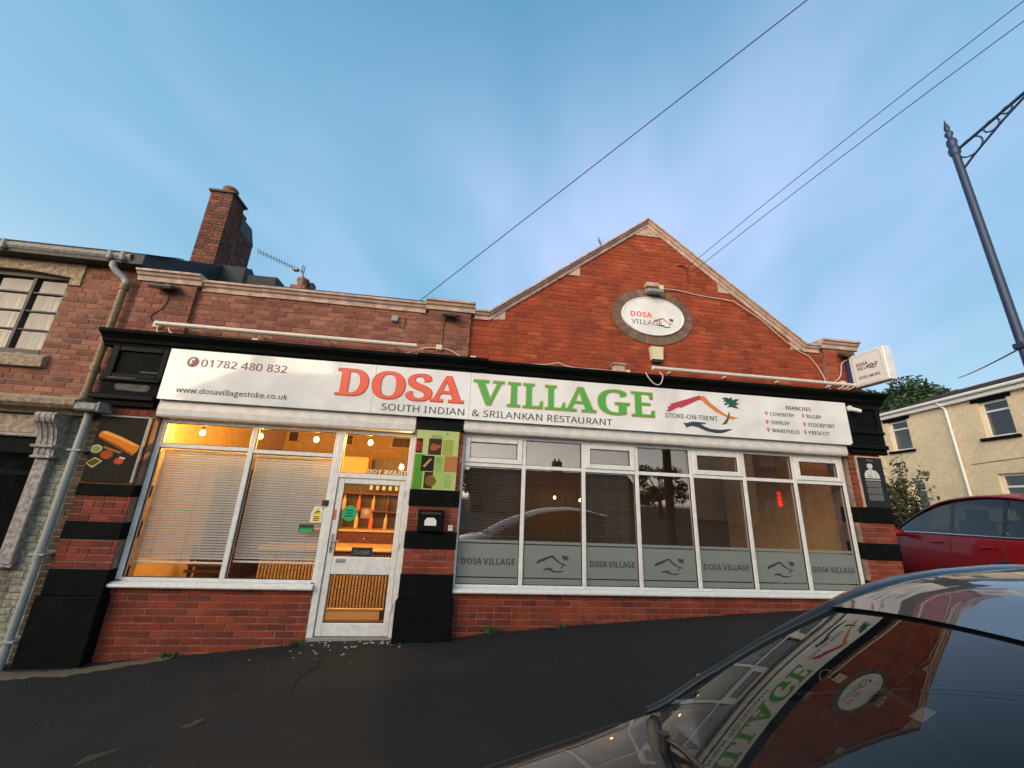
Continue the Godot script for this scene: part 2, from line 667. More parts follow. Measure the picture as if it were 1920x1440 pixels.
func build_ground() -> void:
	var xs: Array[float] = [-150.0, -90.0, -50.0, -30.0, -20.0]
	for i in 60: xs.append(-14.0 + i * 0.75)
	xs.append_array([36.0, 50.0, 90.0, 150.0])
	var zs: Array[float] = [-150.0, -80.0, -40.0, -25.0, -15.0, -10.0, -6.0, -3.0, -1.0, 0.0, 1.0, 2.0, 3.6, 4.5, 6.0, 8.0, 10.0, 14.0, 20.0, 30.0, 50.0, 90.0, 150.0]
	var rows := []
	for z in zs:
		var row := PackedVector3Array()
		for x in xs:
			row.append(Vector3(x, ground_y(x, z) - 0.11, z))
		rows.append(row)
	structure("road", MB.new().grid(rows, true), M.road)
	# the tarmac pavement in front of the shop, slightly uneven
	var wav := FastNoiseLite.new()
	wav.seed = 8
	wav.frequency = 0.8
	rows = []
	var pz: Array[float] = [-0.3, 0.0]
	for i in 46: pz.append(0.075 * (i + 1))
	for z in pz:
		var row := PackedVector3Array()
		var x := -14.0
		while x < 7.21:
			row.append(Vector3(x, ground_y(x, z) + wav.get_noise_2d(x, z) * 0.012, z))
			x += 0.1 if x > -5.5 and x < 6.5 else 0.5
		rows.append(row)
	structure("pavement", MB.new().grid(rows, true), M.asphalt)
	# kerb stones at the edge of the road
	var kb := Node3D.new()
	kb.name = "kerb"
	add_child(kb)
	kb.set_meta("kind", "structure")
	for i in 24:
		var x := -14.0 + i * 0.9
		var m := MB.new().box(Vector3(0.004, -0.25, 0.0), Vector3(0.896, 0.0, 0.15), 0.015)
		var o := part("kerb_stone", m, M.kerb, kb, Vector3(x, ground_y(x, 3.45) + 0.005, 3.452))
		o.rotation.z = atan2(ground_y(x + 0.9, 3.45) - ground_y(x, 3.45), 0.9)
	# rough mortar patch at the foot of the left pier and a broken strip across the tarmac
	structure("mortar_patch", lump_strip([[-5.6, 0.24], [-4.9, 0.24], [-4.4, 0.27], [-3.9, 0.26], [-3.55, 0.15], [-3.25, 0.07], [-3.02, 0.02]], 0.26, 0.026, 21), M.rubble)
	structure("broken_edging", lump_strip([[-2.62, 2.05], [-2.45, 1.92], [-2.27, 1.74], [-2.12, 1.64], [-1.98, 1.56], [-1.86, 1.49]], 0.05, 0.03, 22, 0.9), M.edging)
	# hairline cracks in the tarmac
	for q in [[[-1.35, 0.35], [-1.3, 0.6], [-1.42, 0.85], [-1.38, 1.1]], [[0.9, 0.5], [1.15, 0.8], [1.1, 1.2], [1.4, 1.6], [1.5, 2.1]]]:
		var pts := []
		for i in q.size() - 1:
			for k in 9:
				var t := k / 9.0
				var x := lerpf(q[i][0], q[i + 1][0], t) + rng.randf_range(-0.012, 0.012)
				var z := lerpf(q[i][1], q[i + 1][1], t) + rng.randf_range(-0.012, 0.012)
				pts.append(Vector3(x, ground_y(x, z) + 0.003, z))
		structure("pavement_crack", MB.new().tube(pts, 0.0035, 5), M.crack)


func lump_strip(path: Array, width: float, high: float, sd: int, broken := 0.0) -> MB:
	var f := FastNoiseLite.new()
	f.seed = sd
	f.frequency = 6.0
	var c := Curve2D.new()
	for p in path: c.add_point(Vector2(p[0], p[1]))
	var len := c.get_baked_length()
	var rows := []
	var steps := int(len / 0.03)
	for i in steps + 1:
		var p := c.sample_baked(len * i / steps)
		var q := c.sample_baked(minf(len * i / steps + 0.02, len))
		if q == p: p = c.sample_baked(len - 0.02)
		var d := (q - p).normalized()
		var s := Vector2(-d.y, d.x)
		var row := PackedVector3Array()
		for j in 9:
			var t := j / 8.0
			var e := sin(t * PI)
			var wd := width * (0.75 + 0.5 * f.get_noise_2d(i * 0.03, 5.0)) * (1.0 if i > 1 and i < steps - 1 else 0.5)
			var g := p + s * (t - 0.5) * wd
			var gap := broken * high * (0.25 - 2.2 * f.get_noise_2d(i * 0.012, 9.0)) + broken * 0.3 * high * f.get_noise_2d(i * 0.2, j * 0.3)
			var y := ground_y(g.x, g.y) - 0.006 - maxf(gap, -0.01) + e * high * (0.75 + 0.7 * f.get_noise_2d(g.x * 2.0, g.y * 2.0))
			row.append(Vector3(g.x, y, g.y))
		rows.append(row)
	return MB.new().grid(rows)


# ------------------------------------------------------------------ bricks
var brick_unit: MB


func brick_shape(w: float, h: float) -> MB:
	var b := 0.005
	var d := 0.03
	var m := MB.new()
	var mid := Vector3(w / 2, h / 2, -d)
	var f := [Vector3(b, b, 0), Vector3(w - b, b, 0), Vector3(w - b, h - b, 0), Vector3(b, h - b, 0)]
	var e := [Vector3(0, 0, -b), Vector3(w, 0, -b), Vector3(w, h, -b), Vector3(0, h, -b)]
	m.oquad(f[0], f[1], f[2], f[3], mid)
	for i in 4:
		var j := (i + 1) % 4
		m.oquad(f[i], f[j], e[j], e[i], mid)
		m.oquad(e[i], e[j], e[j] - Vector3(0, 0, d), e[i] - Vector3(0, 0, d), mid)
	return m


# courses of bricks over a rectangle of the facade; inside(x0, x1, y0, y1) gives the span to keep, or nothing
func courses(list: Array, x0: float, x1: float, y0: float, y1: float, z: float, pal: Array, inside = null, header_every := 4, course := 0.075) -> void:
	var row := 0
	var y := y0
	while y < y1 - 0.02:
		var h := minf(course - 0.01, y1 - y)
		var head := header_every > 0 and row % header_every == header_every - 1
		var step := 0.1125 if head else 0.225
		var x := x0 - (0.0 if row % 2 == 0 else (0.05625 if head else 0.1125))
		while x < x1 - 0.01:
			var a := maxf(x, x0)
			var b := minf(x + step - 0.01, x1)
			if b - a > 0.03:
				var span := Vector2(a, b)
				if inside != null:
					span = inside.call(a, b, y, y + h)
				if span.y - span.x > 0.03:
					var col: Color = pal[rng.randi() % pal.size()]
					var k := rng.randf_range(0.9, 1.09)
					list.append({"x": span.x, "y": y, "w": span.y - span.x, "h": h, "z": z + rng.randf_range(0.004, 0.009), "col": Color(col.r * k, col.g * k, col.b * k)})
			x += step
		y += course
		row += 1


# the 300 nearest bricks are parts of their own, the rest one part
func lay_bricks(list: Array, parent: Node, m: Material, most := 300) -> void:
	list.sort_custom(func(a, b): return Vector3(a.x + a.w / 2, a.y, a.z).distance_squared_to(EYE) < Vector3(b.x + b.w / 2, b.y, b.z).distance_squared_to(EYE))
	var tones := {}
	var shapes := {}
	var rest := MB.new()
	var unit := brick_shape(0.215, 0.065)
	for i in list.size():
		var b: Dictionary = list[i]
		var sc := Vector3(b.w / 0.215, b.h / 0.065, 1.0)
		if i < most:
			var q := Color(snappedf(b.col.r, 0.02), snappedf(b.col.g, 0.012), snappedf(b.col.b, 0.012))
			if not shapes.has(q):
				shapes[q] = MB.new().add(unit, Vector3.ZERO, Vector3.ONE, q).mesh()
			var o := part("brick", shapes[q], m, parent, Vector3(b.x, b.y, b.z))
			o.scale = sc
		else:
			rest.add(unit, Vector3(b.x, b.y, b.z), sc, b.col)
	if rest.v.size():
		part("brickwork", rest, m, parent).set_meta("kind", "stuff")


const RED := [Color(0.52, 0.086, 0.026), Color(0.46, 0.072, 0.024), Color(0.54, 0.096, 0.03), Color(0.42, 0.063, 0.022), Color(0.50, 0.09, 0.031), Color(0.54, 0.118, 0.038), Color(0.47, 0.076, 0.026)]
const PURPLE := [Color(0.42, 0.145, 0.095), Color(0.38, 0.128, 0.085), Color(0.46, 0.168, 0.108), Color(0.33, 0.108, 0.075), Color(0.49, 0.20, 0.125)]
const OLD := [Color(0.50, 0.19, 0.11), Color(0.44, 0.162, 0.096), Color(0.54, 0.215, 0.125), Color(0.37, 0.135, 0.08), Color(0.48, 0.21, 0.13), Color(0.29, 0.118, 0.075)]
const PIER := [Color(0.40, 0.064, 0.026), Color(0.34, 0.053, 0.023), Color(0.44, 0.077, 0.031), Color(0.27, 0.05, 0.025)]

const APEX := Vector2(3.0, 6.617)
const FOOT_L := Vector2(0.27, 4.49)
const FOOT_R := Vector2(5.73, 4.475)


func gable_top(x: float) -> float:
	if x < FOOT_L.x: return FOOT_L.y
	if x > FOOT_R.x: return FOOT_R.y
	if x < APEX.x: return lerpf(FOOT_L.y, APEX.y, (x - FOOT_L.x) / (APEX.x - FOOT_L.x))
	return lerpf(APEX.y, FOOT_R.y, (x - APEX.x) / (FOOT_R.x - APEX.x))


func gable_span(a: float, b: float, y0: float, y1: float) -> Vector2:
	var ym := (y0 + y1) / 2 + 0.07
	if ym > FOOT_L.y:
		var l := lerpf(FOOT_L.x, APEX.x, (ym - FOOT_L.y) / (APEX.y - FOOT_L.y))
		var r := lerpf(FOOT_R.x, APEX.x, (ym - FOOT_R.y) / (APEX.y - FOOT_R.y))
		a = maxf(a, l)
		b = minf(b, r)
	var c := Vector2(((a + b) / 2 - 3.0) / 0.62, ((y0 + y1) / 2 - 4.71) / 0.43)
	if c.length() < 1.0:
		return Vector2.ZERO
	return Vector2(a, b)


func coping(parent: Node, xa: float, ya: float, xb: float, yb: float, z: float, stones: int, tall := 0.15) -> void:
	var slope := (yb - ya) / (xb - xa)
	var k := sqrt(1.0 + slope * slope)
	var prof := [Vector2(-tall * k, z), Vector2(-tall * k, z + 0.03), Vector2(-tall * 0.62 * k, z + 0.036), Vector2(-tall * 0.5 * k, z + 0.065), Vector2(-tall * 0.3 * k, z + 0.078), Vector2(-tall * 0.24 * k, z + 0.105), Vector2(-0.006, z + 0.105), Vector2(0, z + 0.095), Vector2(0, -0.26), Vector2(-tall * k, -0.26)]
	for i in stones:
		var x0 := lerpf(xa, xb, float(i) / stones) + 0.0015
		var x1 := lerpf(xa, xb, float(i + 1) / stones) - 0.0015
		var dy := rng.randf_range(-0.003, 0.003)
		var pr := []
		for p in prof: pr.append(Vector2(p.x + lerpf(ya, yb, float(i) / stones) + dy, p.y))
		part("coping_stone", MB.new().along_x(pr, x0, x1, (yb - ya) / stones), M.stone, parent)


func build_restaurant() -> void:
	var r := thing("restaurant", "single-storey red brick restaurant with stepped gable and black shopfront piers", "building")
	var bricks := []
	# --- upper wall: backing with mortar joints
	part("wall", MB.new().box(Vector3(-4.62, 3.3, -0.28), Vector3(-0.3, 4.4, 0.0)), M.mortar, r)
	var poly := PackedVector2Array([Vector2(-0.3, 3.3), Vector2(6.62, 3.3), Vector2(6.62, 4.4), Vector2(5.75, 4.4), Vector2(3.0, 6.52), Vector2(0.25, 4.4), Vector2(-0.3, 4.4)])
	part("wall", MB.new().prism(poly, -0.28, 0.0), M.mortar_red, r)
	courses(bricks, -3.9, -0.64, 3.42, 4.39, 0.0, PURPLE)
	courses(bricks, 0.0, 6.06, 3.42, 6.5, 0.0, RED, gable_span, 6)
	for p in [[-4.62, -3.9], [-0.64, 0.0], [6.06, 6.66]]:
		part("pilaster", MB.new().box(Vector3(p[0], 3.42, -0.2), Vector3(p[1], 4.42, 0.06)), M.mortar, r)
		courses(bricks, p[0], p[1], 3.42, 4.41, 0.06, PURPLE if p[0] < 3.0 else RED)
		# pilaster cap
		coping(r, p[0] - 0.05, 4.572, p[1] + 0.06, 4.572, 0.06, 1, 0.155)
	coping(r, -3.85, 4.52, -0.69, 4.52, 0.0, 4, 0.15)
	coping(r, 0.055, 4.49, FOOT_L.x, FOOT_L.y, 0.0, 1, 0.14)
	coping(r, FOOT_L.x, FOOT_L.y, APEX.x, APEX.y, 0.0, 5, 0.115)
	coping(r, APEX.x, APEX.y, FOOT_R.x, FOOT_R.y, 0.0, 5, 0.115)
	coping(r, FOOT_R.x, FOOT_R.y, 6.01, FOOT_R.y, 0.0, 1, 0.14)
	for k in [[0.30, 4.375, 0.535, 4.39, 0.535, 4.56], [1.54, 5.32, 1.755, 5.32, 1.755, 5.50], [2.74, 6.285, 3.28, 6.285, 3.0, 6.49], [4.25, 5.31, 4.56, 5.30, 4.25, 5.52], [5.49, 4.36, 5.69, 4.36, 5.49, 4.52]]:
		shape2d("kneeler_stone", k, -0.05, 0.068, M.stone, r)
	# --- oval surround of headers set on edge
	var ov := node("oval_surround", r)
	var shade := [Color(0.34, 0.225, 0.16), Color(0.30, 0.20, 0.14), Color(0.37, 0.245, 0.165), Color(0.26, 0.175, 0.13)]
	var ring_back := MB.new()
	var rows := []
	for q in 2:
		var row := PackedVector3Array()
		for i in 65:
			var a := TAU * i / 64.0
			row.append(Vector3(3.0 + cos(a) * (0.54 + 0.165 * q), 4.706 + sin(a) * (0.34 + 0.165 * q), 0.018))
		rows.append(row)
	part("mortar_bed", MB.new().grid(rows, false), M.mortar, ov)
	for i in 66:
		var a0 := TAU * (i + 0.06) / 66.0
		var a1 := TAU * (i + 0.94) / 66.0
		var m := MB.new()
		var q: Array[Vector3] = []
		for w in [[a0, 0.0], [a1, 0.0], [a1, 1.0], [a0, 1.0]]:
			q.append(Vector3(3.0 + cos(w[0]) * (0.545 + 0.155 * w[1]), 4.706 + sin(w[0]) * (0.345 + 0.155 * w[1]), 0.024))
		var mid := (q[0] + q[2]) / 2 - Vector3(0, 0, 0.05)
		var col: Color = shade[rng.randi() % 4]
		m.oquad(q[0], q[1], q[2], q[3], mid, col)
		for j in 4:
			m.oquad(q[j], q[(j + 1) % 4], q[(j + 1) % 4] - Vector3(0, 0, 0.02), q[j] - Vector3(0, 0, 0.02), mid, col)
		if absf(sin(a0)) > 0.0 and not (sin(a0) > 0.97):
			part("ring_brick", m, M.brick, ov)
	shape2d("keystone", [2.915, 5.03, 3.085, 5.03, 3.115, 5.30, 2.885, 5.30], -0.02, 0.065, M.stone, ov)
	# --- stall risers under the windows
	part("wall", MB.new().box(Vector3(-3.92, -0.5, -0.25), Vector3(-1.655, 0.53, 0.0)), M.mortar, r)
	courses(bricks, -3.92, -1.66, -0.52, 0.525, 0.0, PIER, func(a, b, y0, y1): return Vector2(a, b) if y1 > ground_y(a, 0.0) - 0.05 else Vector2.ZERO, 0)
	part("wall", MB.new().box(Vector3(0.03, -0.5, -0.25), Vector3(6.1, 0.52, 0.0)), M.mortar, r)
	courses(bricks, 0.03, 6.1, -0.08, 0.515, 0.0, PIER, func(a, b, y0, y1): return Vector2(a, b) if y1 > ground_y(a, 0.0) - 0.05 else Vector2.ZERO, 5)
	# --- piers with painted bands
	var piers := [[-4.5, -3.9, [1.525, 1.665], [1.04, 1.235], 0.45, 0.72], [-0.615, 0.03, [1.556, 1.765], [1.036, 1.247], 0.45, 0.742], [6.1, 6.66, [1.572, 1.80], [1.052, 1.287], 0.5, 0.766]]
	for p in piers:
		var x0: float = p[0]
		var x1: float = p[1]
		part("pier", MB.new().box(Vector3(x0, -0.5, -0.3), Vector3(x1, 2.7, 0.098)), M.mortar_pale, r)
		for band in [p[2], p[3], [p[4], p[5]]]:
			part("painted_band", bx(x0 - 0.008, x1 + 0.008, band[0], band[1], -0.2, 0.118, 0.006), M.black_paint, r)
		part("plinth", bx(x0 - 0.03, x1 + 0.03, -0.55, p[4] - 0.003, -0.2, 0.15, 0.012), M.black_paint, r)
		courses(bricks, x0, x1, p[5] + 0.006, p[3][0] - 0.002, 0.1, PIER, null, 3, 0.0765)
		courses(bricks, x0, x1, p[3][1] + 0.006, p[2][0] - 0.002, 0.1, PIER, null, 3, 0.0765)
		courses(bricks, x0, x1, p[2][1] + 0.006, 2.69, 0.1, PIER, null, 3, 0.0765)
	lay_bricks(bricks, r, M.brick)
	# --- black fascia, cornice and end blocks
	part("fascia", bx(-4.58, 6.74, 2.70, 3.43, -0.25, 0.13, 0.004), M.black_paint, r)
	var cor := [Vector2(3.41, 0.0), Vector2(3.41, 0.15), Vector2(3.445, 0.16), Vector2(3.455, 0.19), Vector2(3.50, 0.205), Vector2(3.545, 0.26), Vector2(3.56, 0.285), Vector2(3.60, 0.29), Vector2(3.605, 0.0)]
	for s in [[-4.74, -2.6], [-2.6, -0.7], [-0.7, 0.3], [0.3, 2.4], [2.4, 4.5], [4.5, 6.86]]:
		var up := 0.02 if s[0] == -0.7 else rng.randf_range(-0.006, 0.006)
		var pr := []
		for p in cor: pr.append(p + Vector2(up, 0.015 if s[0] == -0.7 else 0.0))
		part("cornice", MB.new().along_x(pr, s[0] + 0.001, s[1] - 0.001), M.black_paint, r)
	part("flashing", bx(-4.3, 6.5, 3.606, 3.625, 0.0, 0.2, 0.004), M.stone, r)
	for e in [[-4.6, -3.92], [6.14, 6.76]]:
		var x0: float = e[0]
		var x1: float = e[1]
		var ep := node("end_block", r)
		for b in [[x0, x0 + 0.09, 2.98, 3.41], [x1 - 0.07, x1, 2.98, 3.41], [x0 + 0.09, x1 - 0.07, 2.98, 3.04], [x0 + 0.09, x1 - 0.07, 3.34, 3.41]]:
			part("panel_rail", bx(b[0], b[1], b[2], b[3], 0.12, 0.175, 0.008), M.black_gloss, ep)
		part("panel", bx(x0 + 0.09, x1 - 0.07, 3.04, 3.34, 0.12, 0.145, 0.004), M.black_paint, ep)
		part("ledge", bx(x0 - 0.02, x1, 2.93, 2.98, 0.12, 0.2, 0.01), M.black_gloss, ep)
		part("lower_panel", bx(x0, x1, 2.76, 2.93, 0.12, 0.165, 0.006), M.black_paint, ep)
		part("architrave", bx(x0 - 0.06, x1, 2.69, 2.76, 0.1, 0.21, 0.012), M.black_gloss, ep)
		part("architrave", bx(x0 - 0.03, x1, 2.61, 2.69, 0.1, 0.17, 0.012), M.black_paint, ep)
		if x0 < 0.0:
			part("paint_patch", shape_strip([[-4.42, 2.90], [-4.05, 2.90], [-4.02, 2.86], [-4.06, 2.81], [-4.40, 2.82], [-4.44, 2.86]], 0.1655, 0.0015), M.flaked_paint, ep)
			part("paint_patch", shape_strip([[-4.22, 3.085], [-3.98, 3.085], [-3.98, 3.07], [-4.2, 3.066]], 0.1455, 0.0015), M.flaked_paint, ep)
			part("paint_patch", shape_strip([[-4.55, 2.979], [-4.2, 2.979], [-4.22, 2.966], [-4.5, 2.962]], 0.2005, 0.0015), M.flaked_paint, ep)
	part("fascia", bx(-0.62, 0.035, 2.565, 2.70, 0.08, 0.14, 0.006), M.black_gloss, r)
	# --- white housings above the windows
	for s in [[-3.885, -0.64, 2.515], [0.02, 6.06, 2.565]]:
		var pr := [Vector2(2.735, -0.12), Vector2(2.735, 0.135), Vector2(2.62, 0.145), Vector2(s[2] + 0.03, 0.14), Vector2(s[2] + 0.008, 0.128), Vector2(s[2], 0.10), Vector2(s[2], -0.12)]
		part("shutter_housing", MB.new().along_x(pr, s[0], s[1]), M.white_box, r)
	shop_window_left(r)
	shop_window_right(r)
	shop_door(r)
	# --- rest of the shell: side walls, back, roofs
	part("wall", bx(-4.6, -4.35, -0.6, 4.2, -8.0, -0.3, 0.0), M.mortar, r)
	part("wall", bx(6.4, 6.62, -0.6, 4.2, -8.0, -0.3, 0.0), M.mortar, r)
	part("wall", bx(-4.35, 6.4, -0.6, 4.2, -8.0, -7.75, 0.0), M.mortar, r)
	part("roof", bx(-4.35, 0.02, 4.0, 4.2, -7.75, -0.3, 0.0), M.felt, r)
	var gr := MB.new().prism(PackedVector2Array([Vector2(0.03, 3.9), Vector2(5.99, 3.9), Vector2(5.99, 4.2), Vector2(3.0, 6.4), Vector2(0.03, 4.2)]), -7.7, -0.3)
	part("roof", gr, M.slate, r)
	part("roof_felt", bx(-3.02, -0.71, 4.44, 4.56, -0.24, 0.062, 0.012), M.felt, r)
	part("roof_felt", bx(-4.2, -3.62, 4.2, 5.5, -1.9, -1.4, 0.04), M.felt, r)
	part("roof_felt", bx(-5.0, -4.15, 4.2, 5.62, -2.1, -1.35, 0.05), M.felt, r)


func shape_strip(pts: Array, z: float, d: float) -> MB:
	var p := PackedVector2Array()
	for q in pts: p.append(Vector2(q[0], q[1]))
	return MB.new().prism(p, z, z + d)


func pane_at(parent: Node, x0: float, x1: float, y0: float, y1: float, z: float, m: Material, double := false) -> void:
	part("pane", MB.new().box(Vector3(x0 - 0.006, y0 - 0.006, z - 0.004), Vector3(x1 + 0.006, y1 + 0.006, z)), m, parent)
	if double:
		part("pane", MB.new().box(Vector3(x0 - 0.006, y0 - 0.006, z - 0.024), Vector3(x1 + 0.006, y1 + 0.006, z - 0.02)), m, parent)


func bead(parent: Node, x0: float, x1: float, y0: float, y1: float, z: float) -> void:
	# dark rubber gasket round a pane
	var w := 0.008
	var m := MB.new()
	m.box(Vector3(x0, y0, z - 0.01), Vector3(x0 + w, y1, z + 0.006))
	m.box(Vector3(x1 - w, y0, z - 0.01), Vector3(x1, y1, z + 0.006))
	m.box(Vector3(x0 + w, y0, z - 0.01), Vector3(x1 - w, y0 + w, z + 0.006))
	m.box(Vector3(x0 + w, y1 - w, z - 0.01), Vector3(x1 - w, y1, z + 0.006))
	part("gasket", m, M.seal, parent)


func shop_window_left(r: Node) -> void:
	var w := node("shop_window", r)
	var P: Material = M.white_plastic
	part("frame", bx(-3.89, -3.83, 0.60, 2.515, -0.07, 0.0), P, w)
	part("frame", bx(-1.70, -1.652, 0.60, 2.515, -0.07, 0.0), P, w)
	part("frame", bx(-3.83, -1.70, 2.465, 2.515, -0.07, 0.0), P, w)
	part("frame", bx(-3.83, -1.70, 0.585, 0.625, -0.07, 0.0), P, w)
	part("mullion", bx(-2.765, -2.705, 0.625, 2.465, -0.07, 0.004), P, w)
	part("transom", bx(-3.83, -2.765, 2.145, 2.195, -0.07, 0.002), P, w)
	part("transom", bx(-2.705, -1.70, 2.13, 2.18, -0.07, 0.002), P, w)
	part("sill", MB.new().along_x([Vector2(0.53, -0.07), Vector2(0.53, 0.085), Vector2(0.545, 0.095), Vector2(0.565, 0.09), Vector2(0.584, 0.03), Vector2(0.584, -0.07)], -3.93, -1.655), P, w)
	for b in [[-3.83, -2.765, 0.625, 2.145], [-2.705, -1.70, 0.625, 2.13], [-3.83, -2.765, 2.195, 2.465], [-2.705, -1.70, 2.18, 2.465]]:
		bead(w, b[0], b[1], b[2], b[3], -0.02)
		pane_at(w, b[0], b[1], b[2], b[3], -0.022, M.pane)


func shop_window_right(r: Node) -> void:
	var w := node("shop_window", r)
	var P: Material = M.white_plastic
	var xs := [0.035, 0.913, 1.79, 2.60, 3.466, 4.33, 5.186, 6.045]
	part("frame", bx(0.008, 0.062, 0.58, 2.565, -0.07, 0.0), P, w)
	part("frame", bx(6.02, 6.075, 0.58, 2.565, -0.07, 0.0), P, w)
	part("frame", bx(0.062, 6.02, 2.52, 2.565, -0.07, 0.0), P, w)
	part("frame", bx(0.062, 6.02, 0.575, 0.61, -0.07, 0.0), P, w)
	part("sill", MB.new().along_x([Vector2(0.52, -0.07), Vector2(0.52, 0.075), Vector2(0.535, 0.085), Vector2(0.558, 0.08), Vector2(0.574, 0.03), Vector2(0.574, -0.07)], -0.005, 6.09), P, w)
	for i in range(1, 7):
		part("mullion", bx(xs[i] - 0.027, xs[i] + 0.027, 0.61, 2.52, -0.07, 0.004), P, w)
	for i in 7:
		var a: float = xs[i] + 0.0275
		var b: float = xs[i + 1] - 0.0275
		part("transom", bx(a, b, 2.115, 2.165, -0.07, 0.002), P, w)
		bead(w, a, b, 0.61, 2.115, -0.02)
		pane_at(w, a, b, 0.61, 2.115, -0.022, M.pane, true)
		# frosted film on the inside of the glass: a band between two thin strips
		for f in [[0.616, 0.688], [0.702, 1.105], [1.12, 1.155]]:
			part("frosted_film", MB.new().box(Vector3(a + 0.008, f[0], -0.031), Vector3(b - 0.008, f[1], -0.029)), M.frost_film, w)
		var mid := (a + b) / 2
		if i % 2 == 0:
			lettering("DOSA VILLAGE", F_SANS_B, a + 0.06, b - 0.05, 0.848, 0.925, -0.0285, M.film_cut, w, 0.001)
		else:
			logo_flat(w, mid - 0.235, 0.765, 0.47, -0.0285)
		if i % 2 == 0:
			var o := node("opener", w)
			for q in [[a, a + 0.075, 2.165, 2.52], [b - 0.075, b, 2.165, 2.52], [a + 0.075, b - 0.075, 2.165, 2.235], [a + 0.075, b - 0.075, 2.45, 2.52]]:
				part("sash", bx(q[0] + 0.0005, q[1] - 0.0005, q[2] + 0.0005, q[3] - 0.0005, -0.05, 0.02, 0.008), P, o)
			bead(o, a + 0.075, b - 0.075, 2.235, 2.45, -0.002)
			pane_at(o, a + 0.075, b - 0.075, 2.235, 2.45, -0.004, M.pane, true)
		else:
			bead(w, a, b, 2.165, 2.52, -0.02)
			pane_at(w, a, b, 2.165, 2.52, -0.022, M.pane, true)


# the house, palm and hand mark in one colour
func logo_flat(parent: Node, x: float, y: float, s: float, z: float) -> void:
	var m := MB.new()
	for pts in LOGO:
		var p := PackedVector2Array()
		for i in range(0, pts.size(), 2):
			p.append(Vector2((pts[i] - 3.0) / 1.25 * s + x, (pts[i + 1] - 2.77) / 1.25 * s + y))
		m.prism(p, z, z + 0.001)
	part("window_mark", m, M.film_cut, parent)


const LOGO := [
	[3.015, 3.064, 3.06, 3.10, 3.04, 3.13, 3.10, 3.15, 3.087, 3.175, 3.575, 3.345, 3.62, 3.33, 3.60, 3.28, 3.541, 3.265, 3.33, 3.16, 3.253, 3.125, 3.23, 3.14, 3.10, 3.07, 3.053, 3.055],
	[3.585, 3.30, 3.61, 3.335, 3.66, 3.345, 3.75, 3.24, 3.898, 3.135, 4.0, 3.07, 4.207, 3.032, 4.12, 3.022, 4.10, 3.002, 3.96, 3.05, 3.816, 3.115, 3.68, 3.21],
	[4.06, 3.13, 4.045, 3.03, 3.985, 2.93, 3.90, 2.912, 3.97, 2.98, 4.01, 3.04, 4.035, 3.10],
	[3.276, 2.90, 3.33, 2.90, 3.43, 2.93, 3.664, 2.925, 3.62, 2.905, 3.56, 2.90, 3.63, 2.86, 3.72, 2.835, 3.86, 2.83, 4.078, 2.86, 4.0, 2.82, 3.90, 2.785, 3.80, 2.778, 3.651, 2.795, 3.50, 2.85, 3.40, 2.862, 3.317, 2.832, 3.31, 2.86],
	[3.95, 3.33, 4.00, 3.31, 3.97, 3.28, 4.03, 3.275, 3.97, 3.235, 4.02, 3.225, 4.05, 3.26, 4.06, 3.22, 4.02, 3.185, 4.09, 3.205, 4.15, 3.19, 4.225, 3.182, 4.19, 3.21, 4.17, 3.235, 4.22, 3.25, 4.235, 3.275, 4.18, 3.27, 4.20, 3.30, 4.25, 3.335, 4.18, 3.335, 4.13, 3.31, 4.12, 3.36, 4.07, 3.335, 4.04, 3.35, 3.99, 3.345],
]


func shop_door(r: Node) -> void:
	var P: Material = M.white_plastic
	var fr := node("door_frame", r)
	part("jamb", bx(-1.652, -1.575, -0.03, 2.515, -0.08, 0.022), P, fr)
	part("jamb", bx(-0.70, -0.618, -0.03, 2.515, -0.08, 0.022), P, fr)
	part("head", bx(-1.575, -0.70, 2.465, 2.515, -0.08, 0.02), P, fr)
	part("head", bx(-1.575, -0.70, 1.875, 1.935, -0.08, 0.02), P, fr)
	bead(fr, -1.575, -0.70, 1.935, 2.465, -0.02)
	pane_at(fr, -1.575, -0.70, 1.935, 2.465, -0.022, M.pane)
	part("threshold", bx(-1.652, -0.618, -0.06, 0.012, -0.1, 0.03), M.grey_plastic, fr)
	var d := node("door", r)
	for q in [[-1.568, -1.492, 0.018, 1.868], [-0.775, -0.707, 0.018, 1.868]]:
		part("stile", bx(q[0], q[1], q[2], q[3], -0.055, 0.005, 0.006), P, d)
	for q in [[0.018, 0.158], [0.70, 0.905], [1.80, 1.868]]:
		part("rail", bx(-1.492, -0.775, q[0], q[1], -0.055, 0.003, 0.006), P, d)
	for q in [[0.158, 0.70], [0.905, 1.80]]:
		bead(d, -1.492, -0.775, q[0], q[1], -0.02)
		pane_at(d, -1.492, -0.775, q[0], q[1], -0.022, M.pane)
	part("letter_plate", bx(-1.45, -1.335, 0.838, 0.88, 0.0, 0.012, 0.003), M.grey_plastic, d)
	var hd := node("handle", d)
	part("plate", bx(-1.548, -1.515, 0.95, 1.17, 0.004, 0.014, 0.004), M.grey_plastic, hd)
	part("lever", MB.new().tube([V(-1.532, 1.09, 0.012), V(-1.532, 1.09, 0.05), V(-1.44, 1.088, 0.052)], 0.009), M.grey_plastic, hd)
	part("lock", MB.new().tube([V(-1.532, 1.0, 0.012), V(-1.532, 1.0, 0.024)], 0.011, 10), M.black_plastic, hd)
	for y in [0.3, 1.0, 1.65]:
		part("hinge", bx(-0.722, -0.69, y, y + 0.09, 0.02, 0.035, 0.005), P, d)


# ------------------------------------------------------------------ brick house on the left
const CHIMNEY := [Color(0.24, 0.085, 0.05), Color(0.19, 0.068, 0.045), Color(0.29, 0.105, 0.06), Color(0.14, 0.06, 0.042)]


